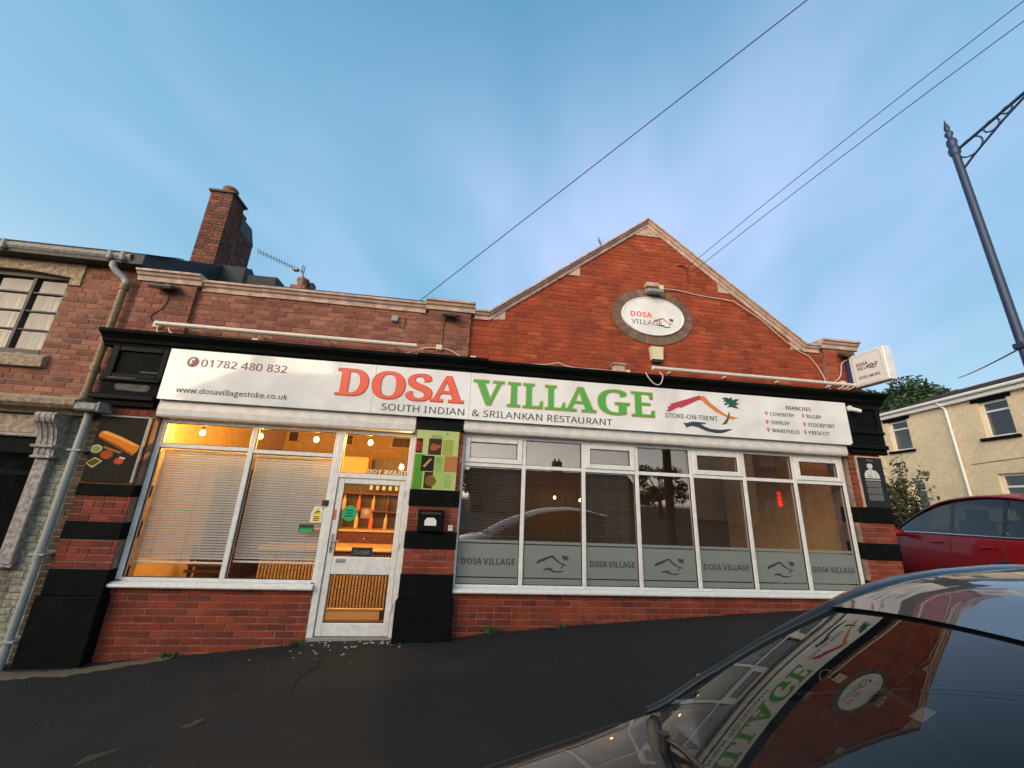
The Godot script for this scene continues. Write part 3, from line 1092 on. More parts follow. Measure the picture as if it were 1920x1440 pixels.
func build_neighbour() -> void:
	var h := thing("brick_house", "old two-storey brick house with stone lintel and disused shopfront, left of the restaurant", "building")
	var bricks := []
	part("wall", MB.new().box(Vector3(-9.0, 2.4, -0.3), Vector3(-7.05, 4.62, 0.0)), M.mortar_pale, h)
	part("wall", MB.new().box(Vector3(-5.56, 2.4, -0.3), Vector3(-4.62, 4.62, 0.0)), M.mortar_pale, h)
	part("wall", MB.new().box(Vector3(-7.05, 2.4, -0.3), Vector3(-5.56, 3.24, 0.0)), M.mortar_pale, h)
	part("wall", MB.new().box(Vector3(-7.05, 4.45, -0.3), Vector3(-5.56, 4.62, 0.0)), M.mortar_pale, h)
	courses(bricks, -7.6, -4.64, 2.68, 4.6, 0.0, OLD, func(a, b, y0, y1): return Vector2(a, b) if not (b > -7.05 and a < -5.56 and y1 > 3.07) else (Vector2(-5.56, b) if b > -5.5 and a < -5.56 else Vector2(a, b) if a >= -5.56 else Vector2.ZERO), 4)
	lay_bricks(bricks, h, M.brick)
	# upper window
	var w := node("window", h)
	for q in [[-7.05, -6.99, 3.25, 4.45], [-5.63, -5.56, 3.25, 4.45], [-6.99, -5.63, 3.25, 3.33], [-6.99, -5.63, 4.37, 4.45]]:
		part("frame", bx(q[0], q[1], q[2], q[3], -0.16, -0.06, 0.006), M.dark_frame, w)
	for x in [-6.53, -6.04]:
		part("mullion", bx(x - 0.022, x + 0.022, 3.33, 4.37, -0.15, -0.07, 0.004), M.dark_frame, w)
	for y in [4.15, 3.88, 3.61]:
		for s in [[-6.99, -6.552], [-6.508, -6.062], [-6.018, -5.63]]:
			part("glazing_bar", bx(s[0], s[1], y - 0.011, y + 0.011, -0.14, -0.08, 0.003), M.dark_frame, w)
	var xs := [-6.99, -6.53, -6.04, -5.63]
	var ys := [3.33, 3.61, 3.88, 4.15, 4.37]
	for i in 3:
		for j in 4:
			part("pane", MB.new().box(Vector3(xs[i], ys[j], -0.113), Vector3(xs[i + 1], ys[j + 1], -0.11)), M.old_pane, w)
	# folded net behind the glass
	var rows := []
	for y in [3.3, 3.75, 4.16]:
		var row := PackedVector3Array()
		for i in 150:
			var x := -7.0 + i * 0.0095
			row.append(Vector3(x, y, -0.2 + 0.014 * sin(i * 0.9) + 0.006 * sin(i * 2.3)))
		rows.append(row)
	var nc := part("net_curtain", MB.new().grid(rows), M.net_curtain, w)
	rows = []
	for y in [4.1, 4.45]:
		var row := PackedVector3Array()
		for i in 60: row.append(Vector3(-7.0 + i * 0.0245, y, -0.24 + 0.01 * sin(i * 1.3)))
		rows.append(row)
	part("blind", MB.new().grid(rows), M.curtain_grey, w)
	# stone lintel with a shallow arch and dropped ends
	var arch := [-7.2, 4.61, -5.40, 4.61, -5.40, 4.27, -5.535, 4.27, -5.535, 4.40]
	for i in 13:
		var t := i / 12.0
		arch.append_array([lerpf(-5.56, -7.05, t), 4.385 + 0.055 * sin(PI * t)])
	arch.append_array([-7.2, 4.40])
	shape2d("lintel", arch, -0.12, 0.145, M.old_stone, h)
	part("sill", MB.new().along_x([Vector2(3.07, -0.1), Vector2(3.07, 0.07), Vector2(3.2, 0.08), Vector2(3.235, 0.02), Vector2(3.24, -0.12)], -7.2, -5.43), M.old_stone, h)
	part("loose_mortar", lump_bar(-7.0, -5.46, 3.235, -0.02, 0.035), M.old_stone, h)
	# cornice over the old shopfront
	part("cornice", MB.new().along_x([Vector2(2.47, 0.0), Vector2(2.47, 0.1), Vector2(2.51, 0.13), Vector2(2.53, 0.24), Vector2(2.57, 0.29), Vector2(2.63, 0.3), Vector2(2.68, 0.2), Vector2(2.69, 0.0)], -9.0, -4.70), M.old_stone, h)
	part("cornice_end", bx(-4.70, -4.44, 2.51, 2.61, 0.0, 0.3, 0.02), M.lead_white, h)
	part("cornice_end", bx(-4.44, -4.41, 2.5, 2.625, 0.0, 0.31, 0.01), M.lead_white, h)
	part("frieze", bx(-9.0, -5.12, 2.225, 2.45, 0.0, 0.05, 0.006), M.painted_cream, h)
	part("moulding", bx(-9.0, -5.12, 2.18, 2.222, 0.0, 0.075, 0.012), M.painted_lavender, h)
	# dark shop window of the old front
	var sw := node("shop_window", h)
	part("head", bx(-9.0, -5.09, 1.98, 2.178, -0.1, 0.02, 0.006), M.black_paint, sw)
	part("transom", bx(-9.0, -5.1, 1.72, 1.78, -0.1, -0.02, 0.006), M.black_paint, sw)
	part("pane", bx(-9.0, -5.1, 1.78, 1.98, -0.07, -0.065, 0.0), M.old_pane, sw)
	part("pane", bx(-9.0, -5.1, 0.75, 1.72, -0.07, -0.065, 0.0), M.old_pane, sw)
	part("riser", bx(-9.0, -5.09, -1.0, 0.748, -0.3, 0.0, 0.006), M.black_paint, sw)
	# scrolled console bracket and pilaster
	var c := node("console_bracket", h)
	part("scroll", console_shape(-5.1, -4.885), M.painted_lavender, c)
	for x in [-5.055, -4.993, -4.93]:
		part("ridge", console_shape(x - 0.012, x + 0.012, 0.008), M.painted_lavender, c)
	part("bead", bx(-5.13, -4.88, 2.055, 2.09, 0.0, 0.16, 0.015), M.painted_lavender, c)
	part("bead", bx(-5.11, -4.89, 1.93, 1.962, 0.0, 0.14, 0.014), M.painted_lavender, c)
	part("pilaster", bx(-5.09, -4.935, 0.745, 1.93, -0.05, 0.085, 0.01), M.painted_lavender, h)
	part("pilaster_foot", lump_bar(-5.1, -4.925, 0.725, 0.04, 0.05), M.painted_lavender, h)
	# green painted strip of brick wall and the dirty strip beside the pier
	part("wall", MB.new().box(Vector3(-5.09, -1.0, -0.3), Vector3(-4.505, 2.5, 0.0)), M.mortar_pale, h)
	var strip := []
	courses(strip, -4.935, -4.68, -0.9, 2.47, 0.0, [Color(0.50, 0.52, 0.40), Color(0.46, 0.5, 0.38), Color(0.52, 0.52, 0.41), Color(0.42, 0.47, 0.35)], null, 3)
	courses(strip, -5.09, -4.935, -0.9, 0.72, 0.0, [Color(0.3, 0.29, 0.21), Color(0.25, 0.22, 0.16)], null, 3)
	lay_bricks(strip, h, M.painted_brick, 0)
	strip = []
	courses(strip, -4.68, -4.505, -0.9, 2.47, 0.0, [Color(0.13, 0.095, 0.065), Color(0.10, 0.075, 0.055), Color(0.16, 0.115, 0.08)], null, 2)
	lay_bricks(strip, h, M.brick, 0)
	# pipes and gutter
	var dp := node("downpipe", h)
	part("pipe", MB.new().tube([V(-4.62, 2.5, 0.15), V(-4.62, 0.83, 0.15)], 0.04, 14), M.grey_pipe, dp)
	part("pipe", MB.new().tube([V(-4.62, 0.86, 0.15), V(-4.625, -0.4, 0.15)], 0.036, 14), M.grey_pipe, dp)
	part("collar", MB.new().tube([V(-4.62, 0.92, 0.15), V(-4.62, 0.83, 0.15)], 0.047, 14), M.grey_pipe, dp)
	for y in [2.03, 0.86, 0.0]:
		part("clip", bx(-4.69, -4.54, y, y + 0.022, 0.0, 0.198, 0.004), M.grey_pipe, dp)
	var up := node("downpipe", h)
	part("pipe", MB.new().tube([V(-4.79, 4.36, 0.09), V(-4.79, 2.69, 0.09)], 0.041, 14), M.tan_pipe, up)
	for y in [3.09, 2.73, 4.28]:
		part("collar", MB.new().tube([V(-4.79, y + 0.035, 0.09), V(-4.79, y - 0.035, 0.09)], 0.053, 14), M.tan_pipe, up)
	part("swan_neck", MB.new().tube([V(-4.95, 4.62, 0.17), V(-4.95, 4.55, 0.17), V(-4.92, 4.50, 0.15), V(-4.83, 4.42, 0.10), V(-4.79, 4.37, 0.09), V(-4.79, 4.33, 0.09)], 0.042, 14), M.grey_pipe, up)
	var gu := node("gutter", h)
	var prof := []
	for i in 9:
		var a := PI + PI * i / 8.0
		prof.append(Vector2(4.72 + 0.1 * sin(a), 0.14 - 0.1 * cos(a)))
	prof.append_array([Vector2(4.75, 0.24), Vector2(4.75, 0.22), Vector2(4.70, 0.2), Vector2(4.66, 0.14), Vector2(4.70, 0.07), Vector2(4.74, 0.05)])
	part("trough", MB.new().along_x(prof, -9.0, -4.73), M.lead_white, gu)
	for x in [-5.02, -4.86, -6.3]:
		part("joint", bx(x, x + 0.07, 4.61, 4.76, 0.02, 0.255, 0.02), M.lead_white, gu)
	part("fascia", bx(-9.0, -4.64, 4.62, 4.73, -0.2, 0.035, 0.0), M.black_paint, h)
	# roof
	var rows2 := []
	for k in 12:
		var t := k / 11.0
		var row := PackedVector3Array()
		for i in 12: row.append(Vector3(lerpf(-9.5, -4.58, i / 11.0), lerpf(4.755, 6.05, t), lerpf(0.17, -2.2, t)))
		rows2.append(row)
	var roof := part("roof", MB.new().prism(PackedVector2Array([Vector2(-0.2, 4.75), Vector2(2.2, 6.04), Vector2(4.6, 4.75), Vector2(4.6, 4.6), Vector2(-0.2, 4.6)]), -9.5, -4.58), M.slate, h)
	roof.rotation.y = PI / 2
	var course_m := bx(0.0, 0.248, 0.0, 0.012, -0.24, 0.0, 0.002).mesh()
	for k in 3:
		for i in 19:
			var x := -9.3 + i * 0.25 + (0.125 if k % 2 else 0.0)
			var s := part("slate", course_m, M.slate, roof)
			s.position = V(0, 0, 0)
			s.transform = Transform3D(Basis(Vector3.UP, -PI / 2), Vector3.ZERO) * Transform3D(Basis(Vector3.RIGHT, deg_to_rad(28.2)), V(x, 4.76 + k * 0.11, 0.19 - k * 0.205))
	# chimney stack
	var ch := node("chimney", h)
	part("stack", MB.new().box(Vector3(-5.63, 4.8, -2.45), Vector3(-5.21, 7.66, -2.01)), M.mortar, ch)
	part("stack", MB.new().box(Vector3(-5.66, 4.8, -3.02), Vector3(-5.19, 7.1, -2.45)), M.mortar, ch)
	var cb := []
	courses(cb, -5.64, -5.2, 5.75, 7.66, -2.005, CHIMNEY, null, 2)
	lay_bricks(cb, ch, M.brick, 90)
	# the side of the stack, its bricks turned to face the restaurant
	var sd := []
	courses(sd, 0.0, 0.46, 5.75, 7.66, 0.0, CHIMNEY, null, 2)
	courses(sd, 0.46, 1.02, 5.75, 7.1, 0.022, CHIMNEY, null, 2)
	var rest := MB.new()
	var unit := brick_shape(0.215, 0.065)
	for b in sd: rest.add(unit, Vector3(b.x, b.y, b.z), Vector3(b.w / 0.215, b.h / 0.065, 1.0), b.col)
	var side := part("brickwork", rest, M.brick, ch)
	side.set_meta("kind", "stuff")
	side.rotation.y = PI / 2
	side.position = V(-5.205, 0, -2.0)
	part("cap", bx(-5.68, -5.16, 7.66, 7.72, -2.5, -1.96, 0.01), M.slate, ch)
	var slope := MB.new().prism(PackedVector2Array([Vector2(2.45, 7.1), Vector2(3.04, 7.1), Vector2(2.85, 7.42), Vector2(2.45, 7.42)]), -5.66, -5.18)
	part("cap", slope, M.slate, ch).rotation.y = PI / 2
	part("base", bx(-5.72, -5.14, 4.9, 5.74, -3.08, -1.95, 0.02), M.slate, ch)
	for q in [[-5.42, 7.72, -2.22], [-5.42, 7.42, -2.68]]:
		part("pot", MB.new().lathe([Vector2(0.0, -0.02), Vector2(0.115, -0.02), Vector2(0.105, 0.13), Vector2(0.14, 0.15), Vector2(0.15, 0.19), Vector2(0.13, 0.22), Vector2(0.09, 0.22), Vector2(0.085, 0.1)], V(q[0], q[1], q[2])), M.terracotta, ch)
	# rear of the house
	part("wall", bx(-9.0, -4.62, -1.0, 4.6, -4.6, -4.4, 0.0), M.mortar_pale, h)
	part("wall", bx(-9.2, -9.0, -1.0, 4.6, -4.4, 0.0, 0.0), M.mortar_pale, h)
	part("wall", bx(-4.78, -4.62, -0.6, 4.6, -4.4, -0.3, 0.0), M.mortar_pale, h)
	part("floor", bx(-9.0, -4.78, 2.42, 2.5, -4.4, -0.3, 0.0), M.room_paint, h)
	part("floor", bx(-9.0, -4.78, -0.9, -0.8, -4.4, -0.3, 0.0), M.room_paint, h)
	part("ceiling", bx(-9.0, -4.78, 4.52, 4.6, -4.4, -0.3, 0.0), M.room_paint, h)
	# small far chimney with the aerial
	var sc := thing("chimney_pot", "small red chimney pot showing above the flat roof, aerial mast beside it", "chimney", "", V(-5.27, 0, -6.0))
	part("stack", bx(-0.24, 0.2, 4.2, 7.66, -0.25, 0.25, 0.01), M.terracotta, sc)
	part("pot", MB.new().lathe([Vector2(0.0, 7.6), Vector2(0.15, 7.6), Vector2(0.14, 7.88), Vector2(0.18, 7.9), Vector2(0.18, 7.97), Vector2(0.12, 7.98), Vector2(0.11, 7.8)]), M.terracotta, sc)
	part("cowl", bx(0.06, 0.3, 7.7, 7.95, -0.3, -0.06, 0.03), M.slate, sc)
	var ae := thing("television_aerial", "thin metal television aerial on a short mast above the flat roof", "aerial", "", V(-5.2, 0, -5.85))
	part("mast", MB.new().tube([V(0, 7.2, 0.1), V(0, 8.3, 0.1)], 0.02, 8), M.aerial, ae)
	var b0 := V(0.0, 8.1, 0.1)
	var b1 := V(-1.28, 8.5, 0.35)
	part("boom", MB.new().tube([b0, b1], 0.014, 6), M.aerial, ae)
	for i in 15:
		var p := b0.lerp(b1, 0.2 + 0.8 * i / 14.0)
		part("element", MB.new().tube([p + V(0.02, 0.05, 0.08), p - V(0.02, 0.05, 0.08)], 0.007, 5), M.aerial, ae)
	for s in [-1.0, 1.0]:
		part("reflector", MB.new().tube([b0 + V(-0.06, 0.0, 0), b0 + V(0.02, 0.15 * s, 0.16 * s)], 0.012, 6), M.aerial, ae)
	part("junction", bx(-0.3, -0.14, 8.1, 8.2, 0.06, 0.18, 0.02), M.aerial, ae)


func lump_bar(x0: float, x1: float, y: float, z: float, size: float) -> MB:
	var f := FastNoiseLite.new()
	f.seed = int(absf(x0 * 100))
	f.frequency = 5.0
	var rows := []
	var steps := maxi(4, int((x1 - x0) / 0.02))
	for i in steps + 1:
		var x := lerpf(x0, x1, float(i) / steps)
		var k := size * (0.55 + 0.9 * absf(f.get_noise_1d(x)))
		var row := PackedVector3Array()
		for j in 8:
			var a := TAU * j / 8.0
			row.append(Vector3(x, y + sin(a) * k * 0.7, z + cos(a) * k))
		rows.append(row)
	return MB.new().grid(rows, false, true)


func console_shape(x0: float, x1: float, out := 0.0) -> MB:
	var pr: Array = []
	for p in [[2.47, 0.0], [2.47, 0.24], [2.44, 0.265], [2.40, 0.265], [2.36, 0.25], [2.33, 0.215], [2.28, 0.18], [2.22, 0.155], [2.16, 0.135], [2.11, 0.13], [2.06, 0.12], [2.0, 0.115], [1.95, 0.11], [1.93, 0.09], [1.93, 0.0]]:
		pr.append(Vector2(p[0] - (0.004 if out > 0 else 0.0), p[1] + (out if p[1] > 0.0 else 0.0)))
	return MB.new().along_x(pr, x0, x1)


# ------------------------------------------------------------------ cream house up the side street
func build_cream_house() -> void:
	var h := thing("cream_house", "cream rendered two-storey house with brown tiled roof beyond the red car", "building", "", V(16.148, 0, -3.244))
	# local x runs along the wall away from the street corner, local z faces the side street
	var ux := Vector3(0.2079, 0, -0.9781)
	h.transform.basis = Basis(-ux, Vector3.UP, (-ux).cross(Vector3.UP))
	h.position = V(16.148, 0, -3.244)
	# in local coordinates x = -s
	var C: Material = M.cream_render
	var S: Material = M.black_paint
	var holes := [[-4.83, -3.95, 4.14, 5.42], [-1.39, -0.56, 4.16, 5.42], [-4.42, -3.85, 1.9, 2.95], [-1.42, -0.35, 1.7, 3.06]]
	# wall built in strips round the openings
	var xs := [-5.64, -4.83, -4.42, -3.95, -3.85, -1.42, -1.39, -0.56, -0.35, 6.0]
	var ys := [0.0, 1.7, 1.9, 2.95, 3.06, 4.14, 4.16, 5.42, 5.62]
	var m := MB.new()
	for i in xs.size() - 1:
		var y0: float = ys[0]
		for j in ys.size() - 1:
			var cx: float = (xs[i] + xs[i + 1]) / 2
			var cy: float = (ys[j] + ys[j + 1]) / 2
			var open := false
			for q in holes:
				if cx > q[0] and cx < q[1] and cy > q[2] and cy < q[3]: open = true
			if open:
				if ys[j] > y0: m.box(Vector3(xs[i], y0, -0.3), Vector3(xs[i + 1], ys[j], 0.0))
				y0 = ys[j + 1]
		if y0 < 5.62: m.box(Vector3(xs[i], y0, -0.3), Vector3(xs[i + 1], 5.62, 0.0))
	part("wall", m, C, h)
	part("wall", bx(-5.64, -5.4, 0.0, 5.62, -5.4, -0.3, 0.0), C, h)
	part("wall", bx(-5.4, 6.0, 0.0, 5.62, -5.4, -5.15, 0.0), C, h)
	part("wall", bx(5.75, 6.0, 0.0, 5.62, -5.15, -0.3, 0.0), C, h)
	part("floor", bx(-5.4, 5.75, 3.1, 3.2, -5.15, -0.3, 0.0), M.room_paint, h)
	part("ceiling", bx(-5.4, 5.75, 5.5, 5.58, -5.15, -0.3, 0.0), M.room_paint, h)
	part("wall_seam", MB.new().tube([V(-2.05, 3.40, 0.0), V(-1.4, 3.44, 0.0), V(-0.59, 3.48, 0.0), V(0.6, 3.5, 0.0)], 0.018, 6), M.house_render, h)
	for q in holes:
		var w := node("window", h)
		var x0: float = q[0]
		var x1: float = q[1]
		var top: float = q[3] - (0.12 if q[2] > 4.0 else 0.0)
		if q[2] > 4.0:
			part("lintel", bx(x0 - 0.18, x1 + 0.14, top, q[3] + 0.01, -0.1, 0.02, 0.004), S, w)
		part("sill", bx(x0 - 0.14, x1 + 0.1, q[2] - 0.09, q[2], -0.1, 0.08, 0.006), S, w)
		var P: Material = M.white_plastic
		for f in [[x0, x0 + 0.07, q[2], top], [x1 - 0.07, x1, q[2], top], [x0 + 0.07, x1 - 0.07, q[2], q[2] + 0.07], [x0 + 0.07, x1 - 0.07, top - 0.07, top]]:
			part("frame", bx(f[0], f[1], f[2], f[3], -0.16, -0.1, 0.005), P, w)
		var ty: float = lerpf(q[2], top, 0.72)
		part("transom", bx(x0 + 0.07, x1 - 0.07, ty - 0.03, ty + 0.03, -0.16, -0.1, 0.005), P, w)
		part("pane", MB.new().box(Vector3(x0 + 0.06, q[2] + 0.06, -0.14), Vector3(x1 - 0.06, ty, -0.135)), M.dark_pane, w)
		part("pane", MB.new().box(Vector3(x0 + 0.06, ty, -0.14), Vector3(x1 - 0.06, top - 0.06, -0.135)), M.dark_pane, w)
	# eaves, gutter and pipe
	part("fascia", bx(-5.8, 6.2, 5.42, 5.6, -0.1, 0.16, 0.01), M.white_plastic, h)
	part("gutter", MB.new().tube([V(-5.85, 5.61, 0.21), V(6.2, 5.61, 0.21)], 0.06, 12), M.white_plastic, h)
	part("downpipe", MB.new().tube([V(-2.42, 5.58, 0.2), V(-2.42, 5.5, 0.18), V(-2.38, 5.36, 0.06), V(-2.36, 5.25, 0.05), V(-2.28, 1.0, 0.05)], 0.04, 10), M.white_plastic, h)
	part("vent", bx(-3.74, -3.56, 3.13, 3.29, 0.0, 0.02, 0.005), M.terracotta, h)
	var rf := node("roof", h)
	# tiles in courses, each course a step of its own
	var n := 14
	for k in n:
		var z0 := lerpf(0.24, -2.75, float(k) / n)
		var z1 := lerpf(0.24, -2.75, float(k + 1) / n)
		var y0 := lerpf(5.64, 6.62, float(k) / n)
		var y1 := lerpf(5.64, 6.62, float(k + 1) / n)
		part("tile_course", MB.new().along_x([Vector2(y0 - 0.02, z0), Vector2(y0 + 0.025, z0), Vector2(y1 + 0.005, z1 - 0.02), Vector2(y1 - 0.03, z1 - 0.02)], -5.9, 6.3), M.brown_tile, rf)
	part("roof_back", MB.new().along_x([Vector2(6.62, -2.75), Vector2(5.55, -5.6), Vector2(5.5, -5.55), Vector2(6.5, -2.75)], -5.9, 6.3), M.brown_tile, rf)
	part("ridge", MB.new().tube([V(-5.9, 6.6, -2.75), V(6.3, 6.6, -2.75)], 0.09, 10), M.brown_tile, rf)
	part("gable", MB.new().along_x([Vector2(5.6, -0.3), Vector2(6.45, -2.75), Vector2(5.6, -5.2)], -5.6, -5.4), C, h)
	# quoin stones at the near corner
	for i in 7:
		part("quoin", bx(-5.68, -5.42 + (0.12 if i % 2 else 0.0), 3.2 + i * 0.32, 3.49 + i * 0.32, -0.2, 0.025, 0.01), C, h)


# ------------------------------------------------------------------ what stands behind the camera and shows in the glass, plus one house added for shade
func plain_house(called: String, label: String, x0: float, x1: float, z0: float, z1: float, eaves: float, ridge: float, chimneys: Array) -> void:
	var h := thing(called, label, "building", "houses across the road")
	part("wall", bx(x0, x1, -1.5, eaves, z0, z1, 0.0), M.house_render, h)
	var zm := (z0 + z1) / 2
	part("roof", MB.new().along_x([Vector2(eaves - 0.1, z0 - 0.3), Vector2(ridge, zm), Vector2(eaves - 0.1, z1 + 0.3)], x0 - 0.2, x1 + 0.2), M.slate, h)
	for c in chimneys:
		part("chimney", bx(c[0], c[1], eaves, c[2], zm - 0.35, zm + 0.35, 0.0), M.terracotta, h)
		for k in 2:
			var px := lerpf(c[0], c[1], 0.27 + 0.46 * k)
			part("pot", MB.new().lathe([Vector2(0.13, c[2]), Vector2(0.11, c[2] + 0.35), Vector2(0.08, c[2] + 0.35)], V(px, 0, zm), 10), M.terracotta, h)
	var n := int((x1 - x0) / 2.4)
	for i in n:
		var wx := lerpf(x0, x1, (i + 0.5) / n)
		for wy in ([1.0, eaves - 1.9] if eaves > 4.5 else [1.0]):
			var w := node("window", h)
			part("frame", bx(wx - 0.55, wx + 0.55, wy, wy + 1.3, z0 - 0.03, z0 + 0.05, 0.0), M.white_plastic, w)
			part("pane", bx(wx - 0.48, wx + 0.48, wy + 0.07, wy + 1.23, z0 - 0.04, z0 - 0.031, 0.0), M.dark_pane, w)
			part("sill", bx(wx - 0.65, wx + 0.65, wy - 0.1, wy - 0.002, z0 - 0.1, z0 + 0.05, 0.0), M.old_stone, w)
	part("door", bx(x0 + 0.35, x0 + 1.25, -1.0, 1.1, z0 - 0.05, z0 + 0.05, 0.0), M.wood_red, h)


func build_opposite_side() -> void:
	plain_house("terraced_house", "tall rendered house with end chimney across the road, behind the viewer", -12.1, -2.5, 13.0, 21.0, 5.4, 7.95, [[-11.7, -10.7, 8.7]])
	plain_house("added_shade_house", "low rendered house added out of view beyond the tall end chimney to shade the left ground", -30.0, -13.2, 14.0, 21.0, 3.6, 5.6, [[-22.0, -21.0, 6.6]])  # unseen house, added to block the sun from the left pavement
	plain_house("bungalow", "low rendered house with mid-roof chimney, mirrored small in the second window bay", 1.5, 22.0, 42.0, 48.0, 3.4, 5.3, [[12.0, 13.2, 6.6]])
	plain_house("brick_terrace", "tall house across the road that darkens the right-hand window bays", 22.2, 42.0, 22.0, 30.0, 6.8, 9.8, [[24.0, 25.2, 10.6], [30.0, 31.2, 10.6]])
	var p := thing("utility_pole", "wooden utility pole carrying the overhead wires, across from the restaurant", "pole", "", V(6.9, -0.2, 6.85))
	part("pole", MB.new().tube([V(0, -0.4, 0), V(0, 9.3, 0)], [0.15, 0.11], 12), M.bark, p)
	for y in [7.9, 8.75]:
		part("crossarm", bx(-0.06, 0.06, y - 0.06, y + 0.06, -0.5, 0.5, 0.01), M.bark, p)
		for z in [-0.4, 0.4]:
			part("insulator", MB.new().lathe([Vector2(0.0, 0.17), Vector2(0.03, 0.17), Vector2(0.045, 0.12), Vector2(0.03, 0.1), Vector2(0.05, 0.06), Vector2(0.0, 0.05)], V(0, y, z), 10), M.grey_plastic, p)
	part("transformer_box", bx(0.12, 0.35, 5.2, 5.8, -0.15, 0.15, 0.02), M.grey_plastic, p)


# ------------------------------------------------------------------ signs
func build_signs() -> void:
	var s := thing("shop_sign", "long white signboard with red and green restaurant name and a house and palm mark", "sign")
	part("backing", bx(-3.885, 6.115, 2.735, 3.415, 0.131, 0.185, 0.004), M.sign_edge, s)
	var edges := [-3.892, -1.25, 0.075, 2.93, 6.122]
	for i in 4:
		part("panel", bx(edges[i] + 0.0012, edges[i + 1] - 0.0012, 2.732, 3.418, 0.185, 0.2, 0.003), M.sign_white, s)
	var Z := 0.2005
	# main name: letters with a thin edge of another colour behind them
	name_word(s, "DOSA", [[-1.752, -1.325, 2.945, 3.335], [-1.285, -0.828, 2.935, 3.342], [-0.818, -0.45, 2.935, 3.342], [-0.478, -0.005, 2.945, 3.338]], Z, M.letter_red_edge, M.letter_red)
	name_word(s, "VILLAGE", [[0.105, 0.562, 2.948, 3.328], [0.60, 0.80, 2.948, 3.328], [0.825, 1.13, 2.948, 3.328], [1.15, 1.46, 2.948, 3.328], [1.44, 1.93, 2.948, 3.334], [1.945, 2.45, 2.938, 3.338], [2.468, 2.838, 2.940, 3.334]], Z, M.letter_gold, M.letter_green)
	lettering("SOUTH INDIAN  & SRILANKAN RESTAURANT", F_SANS, -1.115, 2.165, 2.783, 2.877, Z, M.letter_dark, s)
	lettering("01782 480 832", F_SANS, -3.485, -2.415, 3.198, 3.30, Z, M.letter_maroon, s)
	lettering("www.dosavillagestoke.co.uk", F_SANS, -3.69, -2.335, 2.812, 2.905, Z, M.letter_dark, s)
	var ph := node("phone_mark", s)
	part("disc", MB.new().lathe([Vector2(0.0, 0.003), Vector2(0.071, 0.003), Vector2(0.072, 0.0)], Vector3.ZERO, 28), M.letter_maroon, ph, V(-3.588, 3.254, Z)).rotation.x = PI / 2
	var hs := PackedVector2Array()
	for i in 11:
		var a := deg_to_rad(lerpf(110.0, 250.0, i / 10.0))
		hs.append(Vector2(cos(a), sin(a)) * (0.046 if i > 1 and i < 9 else 0.05))
	for i in 11:
		var a := deg_to_rad(lerpf(250.0, 110.0, i / 10.0))
		hs.append(Vector2(cos(a), sin(a)) * (0.031 if i > 2 and i < 8 else 0.018))
	part("handset", MB.new().prism(hs, 0.0032, 0.006), M.sign_white, ph, V(-3.578, 3.254, Z)).rotation.z = deg_to_rad(-25)
	logo_colour(s, 1.0, Vector2.ZERO, Z)
	lettering("STOKE-ON-TRENT", F_SANS, 2.998, 3.845, 2.966, 3.034, Z, M.letter_dark, s)
	lettering("BRANCHES", F_SANS, 5.035, 5.472, 3.23, 3.292, Z, M.letter_dark, s)
	for b in [["COVENTRY", 4.742, 5.165, 3.113, 3.168], ["SHIRLEY", 4.738, 5.06, 2.978, 3.036], ["WAKEFIELD", 4.737, 5.205, 2.852, 2.908], ["RUGBY", 5.378, 5.64, 3.118, 3.174], ["STOCKPORT", 5.376, 5.845, 2.984, 3.042], ["PRESCOT", 5.372, 5.728, 2.858, 2.914]]:
		lettering(b[0], F_SANS, b[1], b[2], b[3], b[4], Z, M.letter_dark, s)
		var pin := node("pin_mark", s, V(b[1] - 0.06, b[3] + 0.03, Z))
		var drop := PackedVector2Array()
		for i in 13:
			var a := deg_to_rad(lerpf(-25.0, 205.0, i / 12.0))
			drop.append(Vector2(cos(a) * 0.023, 0.012 + sin(a) * 0.023))
		drop.append(Vector2(0, -0.038))
		part("drop", MB.new().prism(drop, 0.0, 0.002), M.pin_red, pin)
		part("dot", MB.new().lathe([Vector2(0.0, 0.001), Vector2(0.009, 0.001), Vector2(0.009, 0.0)], Vector3.ZERO, 10), M.sign_white, pin, V(0, 0.012, 0.002)).rotation.x = PI / 2
	for x in [-1.9, -0.6, 0.2, 1.0, 1.6, 2.5, 4.6, 5.7]:
		part("foam_bead", lump_bar(x, x + rng.randf_range(0.1, 0.3), 3.422, 0.17, 0.013), M.painted_cream, s)
	# --- oval sign in the gable
	var o := thing("oval_sign", "white oval name plaque in the middle of the brick gable", "sign", "", V(3.0, 4.706, 0))
	var rows := []
	for q in [[1.0, 0.0], [1.0, 0.045], [0.965, 0.055], [0.93, 0.045], [0.92, 0.042]]:
		var row := PackedVector3Array()
		for i in 64:
			var a := TAU * i / 64.0
			row.append(Vector3(cos(a) * 0.55 * q[0], sin(a) * 0.352 * q[0], q[1]))
		rows.append(row)
	part("rim", MB.new().grid(rows, false, true), M.white_plastic, o)
	var el := PackedVector2Array()
	for i in 64:
		var a := TAU * i / 64.0
		el.append(Vector2(cos(a) * 0.512, sin(a) * 0.328))
	part("board", MB.new().prism(el, 0.0, 0.044), M.sign_white, o)
	lettering("DOSA", F_SANS_B, -0.395, -0.025, -0.035, 0.06, 0.0445, M.letter_red, o, 0.002)
	lettering("VILLAGE", F_SANS, -0.39, 0.145, -0.165, -0.085, 0.0445, M.logo_moss, o, 0.002)
	logo_colour(o, 0.30, Vector2(-0.92, -1.025), 0.0445)
	# --- projecting box sign
	var p := thing("projecting_sign", "square white box sign sticking out from the right end of the facade", "sign", "", V(6.39, 0, 0))
	part("casing", bx(0.0, 0.15, 3.695, 4.245, 0.17, 0.735, 0.012), M.white_plastic, p)
